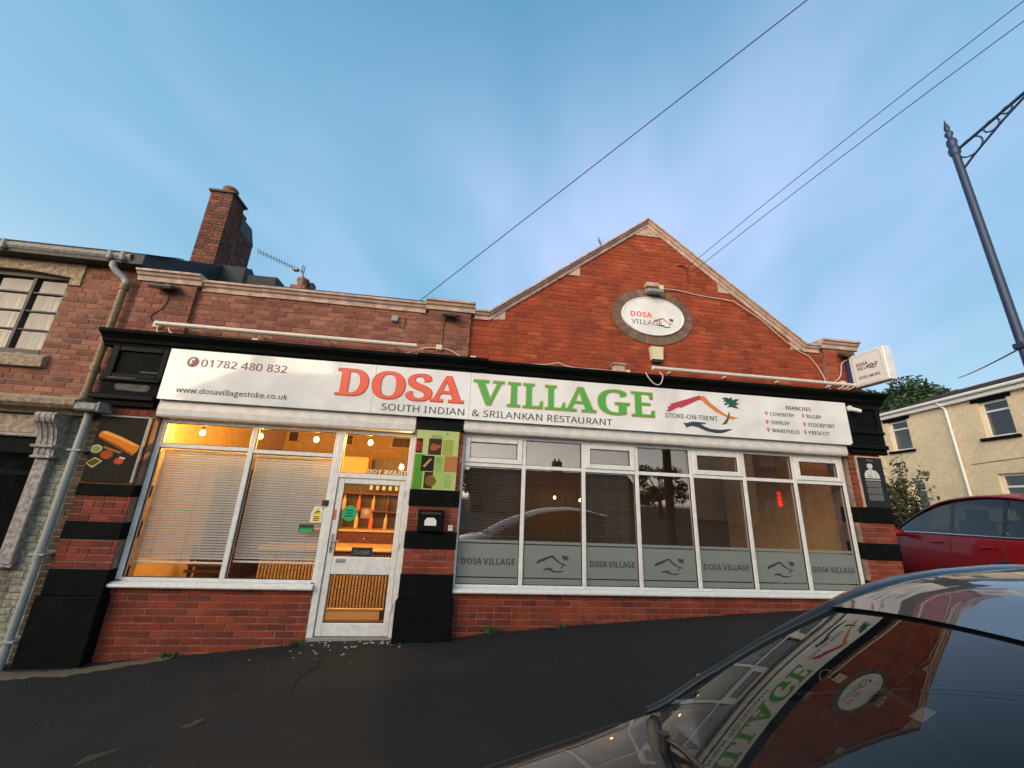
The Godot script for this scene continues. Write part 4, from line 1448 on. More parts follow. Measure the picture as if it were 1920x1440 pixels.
	part("back_plate", bx(0.01, 0.14, 3.74, 4.2, 0.1, 0.17, 0.0), M.blue_side, p)
	part("bracket", bx(0.05, 0.1, 3.8, 4.15, 0.0, 0.1, 0.004), M.black_plastic, p)
	var f := node("face", p, V(-0.001, 0, 0.17))
	f.rotation.y = -PI / 2
	# on the face, x runs from the wall outwards
	part("print_panel", bx(0.04, 0.525, 3.73, 4.21, 0.0, 0.004, 0.002), M.sign_edge, f)
	part("border", MB.new().tube([V(0.055, 3.76, 0.004), V(0.055, 4.17, 0.004), V(0.08, 4.195, 0.004), V(0.485, 4.195, 0.004), V(0.51, 4.17, 0.004), V(0.51, 3.76, 0.004)], 0.003, 5), M.grey_plastic, f)
	lettering("DOSA", F_SANS_B, 0.115, 0.30, 4.02, 4.075, 0.0045, M.letter_maroon, f, 0.002)
	lettering("VILLAGE", F_SANS_B, 0.115, 0.385, 3.955, 4.005, 0.0045, M.logo_moss, f, 0.002)
	lettering("01782 480 832", F_SANS_B, 0.12, 0.455, 3.805, 3.85, 0.0045, M.letter_maroon, f, 0.002)
	logo_colour(f, 0.145, Vector2(-0.165, 3.535), 0.0065, true)


func name_word(parent: Node, word: String, rects: Array, z: float, edge: Material, face: Material) -> void:
	for i in word.length():
		var q: Array = rects[i]
		var e := lettering(word[i], F_SERIF_OUT, q[0], q[1], q[2], q[3], z, edge, parent, 0.006, "letter_edge")
		var w := 0.011
		# the face is the same letter drawn a little lighter, standing proud of its edge
		var fz := lettering(word[i], F_SERIF_B, q[0] + w, q[1] - w, q[2] + w, q[3] - w, z + 0.001, face, parent, 0.009, "letter")


func logo_colour(parent: Node, sc: float, ofs: Vector2, z: float, dark := false) -> void:
	var cols := [M.logo_crimson, M.logo_amber, M.logo_moss, M.logo_slate, M.logo_green]
	for i in 5:
		shape2d("logo_stroke", LOGO[i], z + 0.0003 * i, 0.003, M.logo_slate if dark and i != 4 else cols[i], parent, sc, ofs)


# ------------------------------------------------------------------ lights, boxes and cables on the wall
func build_wall_fittings() -> void:
	# tube lights above the sign
	for q in [[-4.16, -0.755, 3.755, "left"], [2.855, 6.36, 3.735, "right"]]:
		var t := thing("tube_light", "long white sign-lighting tube on the brickwork above the phone number" if q[3] == "left" else "long white sign-lighting tube below the gable, above the branch list", "light", "tube lights above the sign")
		part("tube", MB.new().tube([V(q[0], q[2], 0.2), V(q[1], q[2], 0.2)], 0.03, 14), M.lamp_tube, t)
		for e in [q[0], q[1]]:
			part("end_cap", MB.new().tube([V(e - 0.012, q[2], 0.2), V(e + 0.012, q[2], 0.2)], 0.033, 14), M.white_plastic, t)
		for k in 4:
			var x: float = lerpf(q[0], q[1], 0.1 + 0.27 * k)
			part("bracket", bx(x - 0.015, x + 0.015, q[2] - 0.012, q[2] + 0.012, 0.0, 0.18, 0.003), M.white_plastic, t)
	# floodlights under the pilaster caps
	for q in [[-4.25, 4.36, 0.06, "bronze floodlight with trailing wire below the left pilaster cap", 0.3], [-0.32, 4.355, 0.06, "small dark floodlight below the middle pilaster cap", 0.23], [6.42, 4.33, 0.06, "dark floodlight below the right pilaster cap, behind the box sign", 0.26]]:
		flood(q[0], q[1], q[2], q[4], q[3])
	var g := thing("floodlight", "pale floodlight on the keystone pointing down at the oval plaque", "light", "floodlights", V(3.0, 5.2, 0.02))
	part("bracket", bx(-0.12, 0.1, 0.02, 0.1, 0.0, 0.1, 0.008), M.stone, g)
	part("junction_box", bx(0.11, 0.2, 0.0, 0.09, 0.0, 0.07, 0.008), M.ivory_plastic, g)
	part("housing", bx(-0.14, 0.14, -0.09, -0.02, 0.03, 0.2, 0.02), M.grey_plastic, g).rotation.x = 0.25
	# alarm box
	var a := thing("alarm_box", "cream alarm siren box under the oval plaque", "alarm", "", V(3.0, 3.9, 0.0))
	part("cover", MB.new().prism(PackedVector2Array([Vector2(-0.085, 0.03), Vector2(0.095, 0.03), Vector2(0.11, 0.245), Vector2(-0.1, 0.245)]), 0.0, 0.09), M.ivory_plastic, a)
	part("sounder", bx(-0.075, 0.085, -0.02, 0.029, 0.0, 0.08, 0.012), M.black_plastic, a)
	# junction boxes
	for q in [[-4.23, 3.77, "cream junction box at the left end of the tube light"], [-2.95, 3.66, "small cream junction box under the left tube light"], [-0.43, 3.80, "cream junction box below the middle floodlight"], [0.08, 3.67, "yellowish junction box at the foot of the middle pilaster"], [2.48, 3.66, "yellowish junction box beside the transformer on the cornice"], [6.28, 3.79, "white junction box above the right end of the tube light"]]:
		solid("junction_box", bx(q[0] - 0.045, q[0] + 0.045, q[1] - 0.04, q[1] + 0.04, 0.0, 0.12, 0.01), M.ivory_plastic, q[2], "box", "junction boxes")
	var tr := thing("transformer", "weathered pale transformer clamp sitting on the cornice below the gable", "box", "", V(2.33, 3.62, 0.1))
	part("body", bx(-0.09, 0.09, 0.0, 0.13, -0.05, 0.06, 0.012), M.stone, tr)
	part("lid", bx(-0.11, 0.11, 0.131, 0.155, -0.07, 0.08, 0.008), M.stone, tr)
	var sb := thing("sensor", "small grey sensor box on the brick parapet left of the middle pilaster", "sensor", "", V(-1.13, 4.22, 0.0))
	part("box", bx(-0.05, 0.05, -0.045, 0.05, 0.0, 0.06, 0.01), M.grey_plastic, sb)
	part("wire", MB.new().tube([V(0.04, -0.03, 0.03), V(0.07, -0.1, 0.03), V(0.12, -0.14, 0.02), V(0.16, -0.05, 0.02), V(0.14, 0.06, 0.02)], 0.006, 5), M.dark_cable, sb)
	# cables
	cable([[-4.32, 4.30, 0.1], [-4.22, 4.22, 0.08], [-4.24, 4.05, 0.075], [-4.35, 3.92, 0.075], [-4.34, 3.84, 0.075], [-4.26, 3.79, 0.09]], "dark_cable", "dark wire hanging from the left floodlight to the tube light")
	cable([[-0.38, 4.3, 0.08], [-0.4, 4.1, 0.072], [-0.39, 3.86, 0.074]], "dark_cable", "dark wire running down from the middle floodlight")
	cable([[-0.95, 3.63, 0.1], [-0.82, 3.70, 0.09], [-0.62, 3.78, 0.085], [-0.43, 3.79, 0.09], [-0.26, 3.77, 0.085], [-0.1, 3.68, 0.09], [0.0, 3.62, 0.12]], "white_cable", "pale cable drooping both ways from the box on the middle pilaster")
	cable([[0.85, 3.62, 0.2], [1.15, 3.63, 0.22], [1.35, 3.68, 0.2], [1.45, 3.65, 0.2], [1.6, 3.62, 0.22], [2.0, 3.63, 0.2], [2.25, 3.64, 0.15]], "white_cable", "thin pale cable lying along the cornice left of the transformer")
	cable([[2.68, 3.62, 0.29], [2.72, 3.52, 0.31], [2.82, 3.43, 0.31], [2.9, 3.45, 0.31], [2.95, 3.58, 0.3], [2.94, 3.66, 0.22]], "white_cable", "thin loop of cable hanging over the black cornice")
	cable([[3.2, 5.235, 0.06], [3.5, 5.25, 0.022], [3.9, 5.2, 0.022], [4.25, 5.18, 0.03], [4.5, 5.14, 0.06]], "white_cable", "pale cable running right from the gable floodlight to the coping")
	cable([[4.5, 5.14, 0.05], [4.95, 4.85, 0.06], [5.3, 4.55, 0.05], [5.62, 4.33, 0.03], [5.78, 4.26, 0.03], [5.9, 4.12, 0.03], [6.0, 3.92, 0.03], [6.02, 3.78, 0.05], [6.02, 3.66, 0.1]], "white_cable", "pale cable down the right slope of the gable to the tube light")
	cable([[6.39, 4.2, 0.15], [6.33, 4.15, 0.1], [6.3, 3.98, 0.08], [6.24, 3.88, 0.08], [6.12, 3.8, 0.08]], "white_cable", "pale cable looping from the box sign to the tube light")
	for k in 3:
		cable([[6.0 + k * 0.08, 3.63, 0.24], [6.05 + k * 0.09, 3.66, 0.28], [6.08 + k * 0.1, 3.69, 0.27]], "white_cable", ["loose cable end at the right tube light, nearest the gable", "loose cable end at the right tube light, middle of three", "loose cable end at the right tube light, nearest the box sign"][k])
	cable([[-4.2, 3.74, 0.12], [-4.16, 3.66, 0.16], [-4.1, 3.625, 0.2]], "white_cable", "short pale wire below the junction box at the far left")
	cable([[-4.02, 3.72, 0.18], [-3.98, 3.65, 0.2], [-3.92, 3.625, 0.22]], "white_cable", "short pale wire from the left tube light to the cornice")
	# camera by the right end of the sign
	var cc := thing("security_camera", "small white security camera on the black fascia right of the sign", "camera", "", V(6.2, 3.33, 0.17))
	part("base", MB.new().tube([V(0, 0, 0.0), V(0, 0, 0.035)], 0.05, 14), M.white_plastic, cc)
	part("body", MB.new().tube([V(-0.02, -0.01, 0.05), V(0.10, -0.05, 0.1)], [0.036, 0.03], 14), M.white_plastic, cc)
	part("lens", MB.new().tube([V(0.098, -0.05, 0.1), V(0.112, -0.055, 0.106)], 0.022, 12), M.black_plastic, cc)
	part("arm", MB.new().tube([V(0, 0, 0.03), V(0.02, -0.03, 0.06)], 0.014, 8), M.white_plastic, cc)


func flood(x: float, y: float, z: float, w: float, label: String) -> void:
	var t := thing("floodlight", label, "light", "floodlights", V(x, y, z))
	var hb := node("head", t, V(0, -0.03, 0.07))
	hb.rotation.x = 0.5
	part("housing", bx(-w / 2, w / 2, -0.02, 0.03, -0.05, 0.12, 0.012), M.bronze_plastic, hb)
	part("glass", bx(-w / 2 + 0.02, w / 2 - 0.02, -0.026, -0.02, -0.03, 0.1, 0.0), M.dark_pane, hb)
	part("visor", bx(w / 2 - 0.03, w / 2 + 0.06, -0.01, 0.02, 0.02, 0.05, 0.006), M.bronze_plastic, hb)
	part("bracket", bx(-0.04, 0.04, -0.03, 0.03, 0.0, 0.06, 0.006), M.bronze_plastic, t)


func cable(pts: Array, m: String, label: String) -> void:
	var c := Curve3D.new()
	for i in pts.size():
		var p := V(pts[i][0], pts[i][1], pts[i][2])
		var a: Array = pts[maxi(i - 1, 0)]
		var b: Array = pts[mini(i + 1, pts.size() - 1)]
		var t := (V(b[0], b[1], b[2]) - V(a[0], a[1], a[2])) * 0.16
		c.add_point(p, -t, t)
	var out := []
	var n := maxi(6, int(c.get_baked_length() / 0.04))
	for i in n + 1: out.append(c.sample_baked(c.get_baked_length() * i / n, true))
	solid("cable", MB.new().tube(out, 0.009 if m == "white_cable" else 0.007, 6), M[m], label, "cable", "cables on the facade")


# ------------------------------------------------------------------ posters (flat print on boards)
func fill_poly(im: Image, pts: Array, c: Color, rough := 0.0) -> void:
	var p := PackedVector2Array()
	var w := im.get_width()
	var h := im.get_height()
	var lo := Vector2(w, h)
	var hi := Vector2.ZERO
	for i in range(0, pts.size(), 2):
		var q := Vector2(pts[i] * w, pts[i + 1] * h)
		p.append(q)
		lo = lo.min(q)
		hi = hi.max(q)
	for y in range(maxi(0, int(lo.y)), mini(h, int(hi.y) + 1)):
		for x in range(maxi(0, int(lo.x)), mini(w, int(hi.x) + 1)):
			if Geometry2D.is_point_in_polygon(Vector2(x + 0.5, y + 0.5), p):
				var k := 1.0 + rng.randf_range(-rough, rough)
				im.set_pixel(x, y, Color(c.r * k, c.g * k, c.b * k))


func ring_pts(cx: float, cy: float, rx: float, ry: float, n := 20, wob := 0.0) -> Array:
	var a := []
	for i in n:
		var t := TAU * i / n
		var k := 1.0 + rng.randf_range(-wob, wob)
		a.append_array([cx + cos(t) * rx * k, cy + sin(t) * ry * k])
	return a


func print_sheet(called: String, im: Image, x0: float, x1: float, y0: float, y1: float, z: float, parent: Node, rough := 0.75) -> void:
	var m := StandardMaterial3D.new()
	m.metallic_specular = 0.25
	m.resource_name = called
	m.albedo_texture = ImageTexture.create_from_image(im)
	m.roughness = rough
	var b := MB.new()
	b.quad(V(x0, y0, z), V(x1, y0, z), V(x1, y1, z), V(x0, y1, z))
	b.u = PackedVector2Array([Vector2(0, 1), Vector2(1, 1), Vector2(1, 0), Vector2(0, 0)])
	part(called, b, m, parent)


func build_posters() -> void:
	# food poster on the left pier
	var im := Image.create(228, 320, false, Image.FORMAT_RGB8)
	im.fill(Color(0.16, 0.15, 0.115))
	var nz := FastNoiseLite.new()
	nz.frequency = 0.03
	for y in 320:
		for x in 228:
			var k := 0.15 + 0.035 * nz.get_noise_2d(x, y)
			im.set_pixel(x, y, Color(k, k * 0.95, k * 0.72))
	fill_poly(im, [0.05, 0.29, 0.11, 0.24, 0.20, 0.235, 0.55, 0.32, 0.95, 0.44, 0.93, 0.52, 0.84, 0.60, 0.45, 0.45, 0.09, 0.345], Color(0.80, 0.47, 0.16), 0.10)
	fill_poly(im, [0.11, 0.245, 0.20, 0.24, 0.55, 0.325, 0.93, 0.44, 0.80, 0.44, 0.40, 0.33, 0.12, 0.275], Color(0.90, 0.62, 0.28), 0.08)
	fill_poly(im, [0.09, 0.33, 0.45, 0.43, 0.84, 0.57, 0.84, 0.60, 0.45, 0.47, 0.09, 0.35], Color(0.58, 0.27, 0.08), 0.12)
	fill_poly(im, [0.24, 0.47, 0.62, 0.55, 0.60, 0.58, 0.22, 0.50], Color(0.62, 0.4, 0.2), 0.1)
	for b in [[0.10, 0.52, 0.12, Color(0.72, 0.70, 0.55), Color(0.52, 0.56, 0.30)], [0.34, 0.60, 0.13, Color(0.5, 0.28, 0.18), Color(0.66, 0.28, 0.12)], [0.62, 0.69, 0.10, Color(0.55, 0.25, 0.2), Color(0.78, 0.27, 0.16)]]:
		fill_poly(im, ring_pts(b[0], b[1], b[2], b[2] * 0.55), b[3])
		fill_poly(im, ring_pts(b[0], b[1] + 0.005, b[2] * 0.8, b[2] * 0.42, 20, 0.08), b[4], 0.14)
	fill_poly(im, [-0.02, 0.74, 0.13, 0.65, 0.30, 0.70, 0.14, 0.81], Color(0.82, 0.76, 0.55))
	fill_poly(im, [0.0, 0.738, 0.13, 0.665, 0.27, 0.702, 0.14, 0.79], Color(0.35, 0.29, 0.10), 0.35)
	fill_poly(im, [0.62, 0.62, 0.74, 0.64, 0.72, 0.66, 0.60, 0.645], Color(0.8, 0.75, 0.7))
	var p := thing("food_poster", "dark framed poster of a rolled dosa and dips on the left pier", "poster")
	part("board", bx(-4.49, -3.925, 1.69, 2.49, 0.112, 0.124, 0.002), M.black_plastic, p)
	print_sheet("print", im, -4.488, -3.935, 1.695, 2.482, 0.1265, p)
	part("frame", bx(-3.945, -3.92, 1.685, 2.495, 0.112, 0.14, 0.003), M.grey_pipe, p)
	part("frame", bx(-4.49, -3.946, 2.478, 2.495, 0.112, 0.14, 0.003), M.grey_pipe, p)
	# menu poster on the middle pier
	im = Image.create(224, 318, false, Image.FORMAT_RGB8)
	im.fill(Color(0.69, 0.74, 0.48))
	fill_poly(im, [0, 0.42, 0.22, 0.42, 0.22, 1, 0, 1], Color(0.33, 0.57, 0.19))
	for q in [[0.14, 0.15, 0.29, 0.42, Color(0.69, 0.74, 0.52)], [0.0, 0.15, 0.15, 0.40, Color(0.21, 0.14, 0.10)], [0.29, 0.14, 0.60, 0.42, Color(0.26, 0.19, 0.14)], [0.62, 0.15, 0.88, 0.42, Color(0.60, 0.64, 0.31)], [0.16, 0.44, 0.46, 0.70, Color(0.17, 0.13, 0.10)], [0.70, 0.43, 1.0, 0.70, Color(0.69, 0.45, 0.28)], [0.26, 0.71, 0.60, 0.985, Color(0.24, 0.19, 0.11)], [0.46, 0.44, 0.70, 0.985, Color(0.62, 0.71, 0.41)], [0.70, 0.72, 1.0, 0.985, Color(0.67, 0.74, 0.46)]]:
		fill_poly(im, [q[0], q[1], q[2], q[1], q[2], q[3], q[0], q[3]], q[4], 0.05)
	fill_poly(im, ring_pts(0.06, 0.28, 0.09, 0.09, 14, 0.2), Color(0.57, 0.21, 0.14), 0.2)
	fill_poly(im, ring_pts(0.44, 0.29, 0.13, 0.055, 18, 0.25), Color(0.60, 0.34, 0.24), 0.2)
	fill_poly(im, [0.20, 0.62, 0.36, 0.48, 0.40, 0.50, 0.25, 0.64], Color(0.69, 0.57, 0.36), 0.1)
	fill_poly(im, ring_pts(0.42, 0.86, 0.13, 0.095, 18, 0.12), Color(0.45, 0.36, 0.17), 0.3)
	for i in 26:
		var y := 0.46 + i * 0.0095
		fill_poly(im, [0.49, y, 0.56 + rng.randf() * 0.1, y, 0.66, y + 0.004, 0.49, y + 0.004], Color(0.43, 0.53, 0.28))
		y = 0.74 + i * 0.0088
		fill_poly(im, [0.72, y, 0.82 + rng.randf() * 0.14, y, 0.9, y + 0.004, 0.72, y + 0.004], Color(0.47, 0.57, 0.31))
	for i in 5:
		fill_poly(im, [0.35, 0.085 + i * 0.011, 0.6 + rng.randf() * 0.1, 0.085 + i * 0.011, 0.6, 0.09 + i * 0.011, 0.35, 0.09 + i * 0.011], Color(0.39, 0.43, 0.21))
	fill_poly(im, ring_pts(0.72, 0.05, 0.02, 0.014), Color(0.13, 0.17, 0.07))
	p = thing("menu_poster", "light green menu poster with food pictures on the middle pier", "poster")
	part("board", bx(-0.605, -0.03, 1.768, 2.562, 0.112, 0.124, 0.002), M.white_plastic, p)
	print_sheet("print", im, -0.603, -0.032, 1.77, 2.56, 0.1265, p)
	# poster with a person on the right pier
	im = Image.create(192, 308, false, Image.FORMAT_RGB8)
	im.fill(Color(0.15, 0.165, 0.18))
	fill_poly(im, [0.36, 0.055, 0.40, 0.03, 0.62, 0.03, 0.68, 0.055, 0.60, 0.07, 0.44, 0.07], Color(0.35, 0.35, 0.36), 0.3)
	fill_poly(im, ring_pts(0.48, 0.155, 0.115, 0.075), Color(0.80, 0.80, 0.78), 0.03)
	fill_poly(im, [0.36, 0.15, 0.37, 0.105, 0.42, 0.08, 0.54, 0.08, 0.595, 0.105, 0.60, 0.15, 0.57, 0.125, 0.48, 0.112, 0.40, 0.125], Color(0.10, 0.10, 0.11))
	fill_poly(im, [0.41, 0.146, 0.455, 0.146, 0.455, 0.154, 0.41, 0.154], Color(0.2, 0.2, 0.2))
	fill_poly(im, [0.505, 0.146, 0.55, 0.146, 0.55, 0.154, 0.505, 0.154], Color(0.2, 0.2, 0.2))
	fill_poly(im, [0.44, 0.196, 0.52, 0.196, 0.51, 0.205, 0.45, 0.205], Color(0.3, 0.28, 0.28))
	fill_poly(im, [0.43, 0.21, 0.53, 0.21, 0.54, 0.25, 0.42, 0.25], Color(0.68, 0.68, 0.67))
	fill_poly(im, [0.20, 0.42, 0.22, 0.32, 0.30, 0.265, 0.42, 0.24, 0.54, 0.24, 0.70, 0.27, 0.78, 0.33, 0.80, 0.42], Color(0.78, 0.78, 0.76), 0.05)
	fill_poly(im, [0.47, 0.25, 0.49, 0.25, 0.485, 0.40, 0.47, 0.40], Color(0.4, 0.4, 0.4))
	fill_poly(im, [0.64, 0.31, 0.655, 0.31, 0.66, 0.41, 0.645, 0.41], Color(0.35, 0.35, 0.35))
	fill_poly(im, [0.33, 0.31, 0.35, 0.31, 0.40, 0.38, 0.50, 0.375, 0.50, 0.395, 0.36, 0.40], Color(0.5, 0.5, 0.49))
	fill_poly(im, [0.19, 0.45, 0.81, 0.44, 0.82, 0.46, 0.20, 0.47], Color(0.70, 0.70, 0.68))
	for q in [[0.49, 0.60], [0.62, 0.735], [0.755, 0.87]]:
		fill_poly(im, [0.21, q[0], 0.79, q[0] - 0.01, 0.78, q[1], 0.20, q[1]], Color(0.40, 0.40, 0.40), 0.06)
		for k in 5:
			var y: float = lerpf(q[0] + 0.012, q[1] - 0.02, k / 4.0)
			fill_poly(im, [0.24, y, 0.45 + rng.randf() * 0.3, y, 0.7, y + 0.006, 0.24, y + 0.006], Color(0.30, 0.30, 0.30))
	p = thing("portrait_poster", "black poster with a person in white clothes on the right pier", "poster")
	part("board", bx(6.18, 6.655, 1.805, 2.575, 0.112, 0.124, 0.002), M.black_plastic, p)
	print_sheet("print", im, 6.205, 6.653, 1.81, 2.555, 0.1265, p)
	part("frame", bx(6.175, 6.203, 1.80, 2.58, 0.112, 0.14, 0.003), M.stone, p)
	part("frame", bx(6.204, 6.655, 2.557, 2.58, 0.112, 0.14, 0.003), M.stone, p)


# ------------------------------------------------------------------ inside the restaurant
func lamp(label: String, at: Vector3, energy: float, col: Color, drop: float, rad := 0.035) -> void:
	var t := thing("pendant_lamp", label, "lamp", "lamps inside the restaurant", at)
	var m := StandardMaterial3D.new()
	m.resource_name = "lit_bulb"
	m.albedo_color = Color(1, 0.9, 0.7)
	m.emission_enabled = true
	m.emission = Color(1.0, 0.78, 0.42)
	m.emission_energy_multiplier = 14.0
	part("bulb", MB.new().lathe([Vector2(0.0, -rad), Vector2(rad * 0.7, -rad * 0.72), Vector2(rad, 0.0), Vector2(rad * 0.8, rad * 0.7), Vector2(rad * 0.4, rad * 1.3), Vector2(0.0, rad * 1.35)], Vector3.ZERO, 14), m, t)
	part("holder", MB.new().tube([V(0, rad * 1.3, 0), V(0, rad * 1.3 + 0.05, 0)], rad * 0.5, 10), M.black_plastic, t)
	part("cord", MB.new().tube([V(0, rad * 1.3 + 0.05, 0), V(0, drop, 0)], 0.004, 5), M.black_plastic, t)
	var l := OmniLight3D.new()
	l.name = "bulb_light"
	l.light_energy = energy
	l.light_color = col
	l.light_size = rad
	l.omni_range = 9.0
	l.omni_attenuation = 2.0
	l.shadow_enabled = true
	t.add_child(l)


func blind(label: String, x0: float, x1: float, y0: float, y1: float, z: float, m: Material, tilt: float, pitch := 0.025) -> void:
	var b := thing("venetian_blind", label, "blind", "venetian blinds")
	part("head_rail", bx(x0, x1, y1, y1 + 0.035, z - 0.02, z + 0.02, 0.004), m, b)
	var n := int((y1 - y0 - 0.03) / pitch)
	var s := MB.new()
	var w := pitch * 0.5
	for i in n:
		var y := y1 - 0.02 - i * pitch
		var d := V(0, sin(tilt), cos(tilt)) * w
		var up := V(0, cos(tilt), -sin(tilt)) * pitch * 0.1
		var jit := rng.randf_range(-0.001, 0.001)
		var a0 := V(x0, y + jit, z)
		var a1 := V(x1, y - jit, z)
		s.quad(a0 - d, a1 - d, a1 + up, a0 + up)
		s.quad(a0 + up, a1 + up, a1 + d, a0 + d)
	var sl := part("slats", s, m, b)
	sl.set_meta("kind", "stuff")
	part("bottom_rail", bx(x0, x1, y0 - 0.008, y0 + 0.014, z - 0.012, z + 0.012, 0.003), m, b)
	for k in 3:
		var x := lerpf(x0, x1, 0.16 + 0.34 * k)
		part("ladder_cord", MB.new().tube([V(x, y0, z + 0.014), V(x, y1, z + 0.014)], 0.0018, 4), M.grey_plastic, b)


func build_inside() -> void:
	var s := thing("dining_room", "warm lit orange room seen through the shop windows", "room")
	part("floor", bx(-4.35, 6.4, -0.3, -0.1, -7.7, -0.26, 0.0), M.floor_tile, s)
	part("ceiling", bx(-4.35, 6.4, 3.25, 3.35, -7.7, -0.29, 0.0), M.ceiling, s)
	part("side_wall", bx(-4.345, -4.22, 0.0, 3.25, -5.0, -0.29, 0.0), M.wall_orange, s)
	part("side_wall", bx(6.28, 6.395, 0.0, 3.25, -5.0, -0.29, 0.0), M.wall_orange, s)
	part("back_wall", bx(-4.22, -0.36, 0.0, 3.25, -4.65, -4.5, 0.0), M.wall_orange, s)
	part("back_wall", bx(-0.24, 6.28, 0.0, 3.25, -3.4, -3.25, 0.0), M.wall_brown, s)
	part("partition", bx(-0.36, -0.24, 0.0, 3.25, -4.65, -0.31, 0.0), M.wall_orange, s)
	part("lintel", bx(-4.22, 6.28, 2.74, 3.25, -0.32, -0.285, 0.0), M.wall_orange, s)
	# dark boarding added to the lit room so gaps between blind slats look dark
	for i in 20:
		part("added_dark_board", bx(-4.2 + i * 0.19, -4.014 + i * 0.19, -0.1, 2.4, -4.5, -4.475 + 0.004 * (i % 2), 0.004), M.wood_dark, s)
	for i in 12:
		part("added_dark_board", bx(-4.22, -4.2 + 0.004 * (i % 2), -0.1, 2.05, -4.4 + i * 0.19, -4.214 + i * 0.19, 0.004), M.wood_dark, s)
	# picture frames high on the back wall
	for q in [[-4.16, -3.9, "gold picture frame high on the back wall, leftmost of three"], [-3.1, -2.62, "gold picture frame high on the back wall, middle of three"], [-1.72, -1.2, "gold picture frame high on the back wall, rightmost of three"]]:
		var f := thing("picture_frame", q[2], "picture", "picture frames on the back wall")
		for b in [[q[0], q[0] + 0.03, 2.78, 3.06], [q[1] - 0.03, q[1], 2.78, 3.06], [q[0] + 0.03, q[1] - 0.03, 2.78, 2.81], [q[0] + 0.03, q[1] - 0.03, 3.03, 3.06]]:
			part("moulding", bx(b[0], b[1], b[2], b[3], -4.5, -4.46, 0.004), M.gold_frame, f)
		part("picture", bx(q[0] + 0.03, q[1] - 0.03, 2.81, 3.03, -4.5, -4.485, 0.0), M.wood_dark, f)
	# ribbed counter just inside the door
	var c := thing("counter", "ribbed timber counter with pale top just inside the door", "counter")
	part("body", bx(-2.82, -0.76, -0.1, 0.82, -1.7, -1.13, 0.0), M.wood_gap, c)
	part("top", bx(-2.86, -0.72, 0.825, 0.87, -1.75, -1.05, 0.01), M.counter_top, c)
	part("plinth", bx(-2.84, -1.0, -0.1, 0.03, -1.13, -1.09, 0.004), M.counter_top, c)
	part("trim", bx(-2.82, -0.95, 0.032, 0.055, -1.13, -1.08, 0.004), M.counter_top, c)
	var rib := bx(-0.014, 0.014, 0.06, 0.79, -1.13, -1.1, 0.006).mesh()
	var x := -2.8
	while x < -0.82:
		part("rib", rib, M.wood_rib, c, V(x, 0, 0))
		x += 0.047
	part("band", bx(-2.82, -0.76, 0.792, 0.82, -1.13, -1.09, 0.004), M.wood_red, c)
	# back bar with shelves and bottles
	var bb := thing("back_bar", "dark wooden back bar with shelves behind the counter", "shelving")
	part("carcass", bx(-2.7, -0.45, 0.0, 2.35, -2.9, -2.75, 0.0), M.wood_dark, bb)
	part("cabinet", bx(-2.7, -0.45, 0.0, 1.0, -2.75, -2.3, 0.01), M.wood_red, bb)
	part("cabinet_top", bx(-2.72, -0.45, 1.0, 1.04, -2.78, -2.27, 0.008), M.counter_top, bb)
	for y in [1.34, 1.66]:
		part("shelf", bx(-2.7, -0.45, y, y + 0.03, -2.75, -2.5, 0.004), M.wood_red, bb)
	part("bulkhead", bx(-2.75, -1.75, 1.95, 2.35, -2.75, -2.4, 0.01), M.wall_orange, bb)
	part("glass_rack", bx(-1.72, -0.5, 1.93, 1.97, -2.75, -2.4, 0.004), M.wood_dark, bb)
	var bt := MB.new().lathe([Vector2(0.0, 0.0), Vector2(0.036, 0.0), Vector2(0.037, 0.15), Vector2(0.03, 0.19), Vector2(0.013, 0.22), Vector2(0.013, 0.28), Vector2(0.0, 0.28)], Vector3.ZERO, 12).mesh()
	var cols := [M.bottle, M.wood_red, M.counter_top, M.sticker_orange, M.gold_frame, M.bottle]
	for i in 14:
		var bx0 := -2.4 + (i % 7) * 0.27
		var o := solid("bottle", bt, cols[(i * 5) % 6], "%s bottle from the left on the %s shelf of the back bar" % [["first", "second", "third", "fourth", "fifth", "sixth", "seventh"][i % 7], "lower" if i < 7 else "upper"], "bottle", "bottles on the lower shelf" if i < 7 else "bottles on the upper shelf")
		o.position = V(bx0, 1.04 if i < 7 else 1.37, -2.6)
	# wine glasses hanging from the rack
	var wg := MB.new().lathe([Vector2(0.03, 0.0), Vector2(0.004, -0.01), Vector2(0.004, -0.08), Vector2(0.028, -0.1), Vector2(0.035, -0.14), Vector2(0.03, -0.18)], Vector3.ZERO, 10).mesh()
	for i in 10:
		var o := solid("wine_glass", wg, M.white_plastic, "wine glass hanging from the rack over the bar, %s from the left" % ["first", "second", "third", "fourth", "fifth", "sixth", "seventh", "eighth", "ninth", "tenth"][i], "glass", "hanging wine glasses")
		o.position = V(-1.66 + i * 0.12, 1.93, -2.55)
	# crate and stair-like rack low behind the first bay
	var rk := thing("slatted_rack", "low dark slatted rack on the floor behind the left window bay", "rack")
	for i in 4:
		part("slat", bx(-4.0 + i * 0.03, -3.35 + i * 0.02, 0.42 + i * 0.085, 0.455 + i * 0.085, -1.5, -1.45, 0.003), M.wood_dark, rk)
	for xx in [-3.98, -3.4]:
		part("post", bx(xx, xx + 0.04, 0.0, 0.8, -1.56, -1.51, 0.003), M.wood_dark, rk)
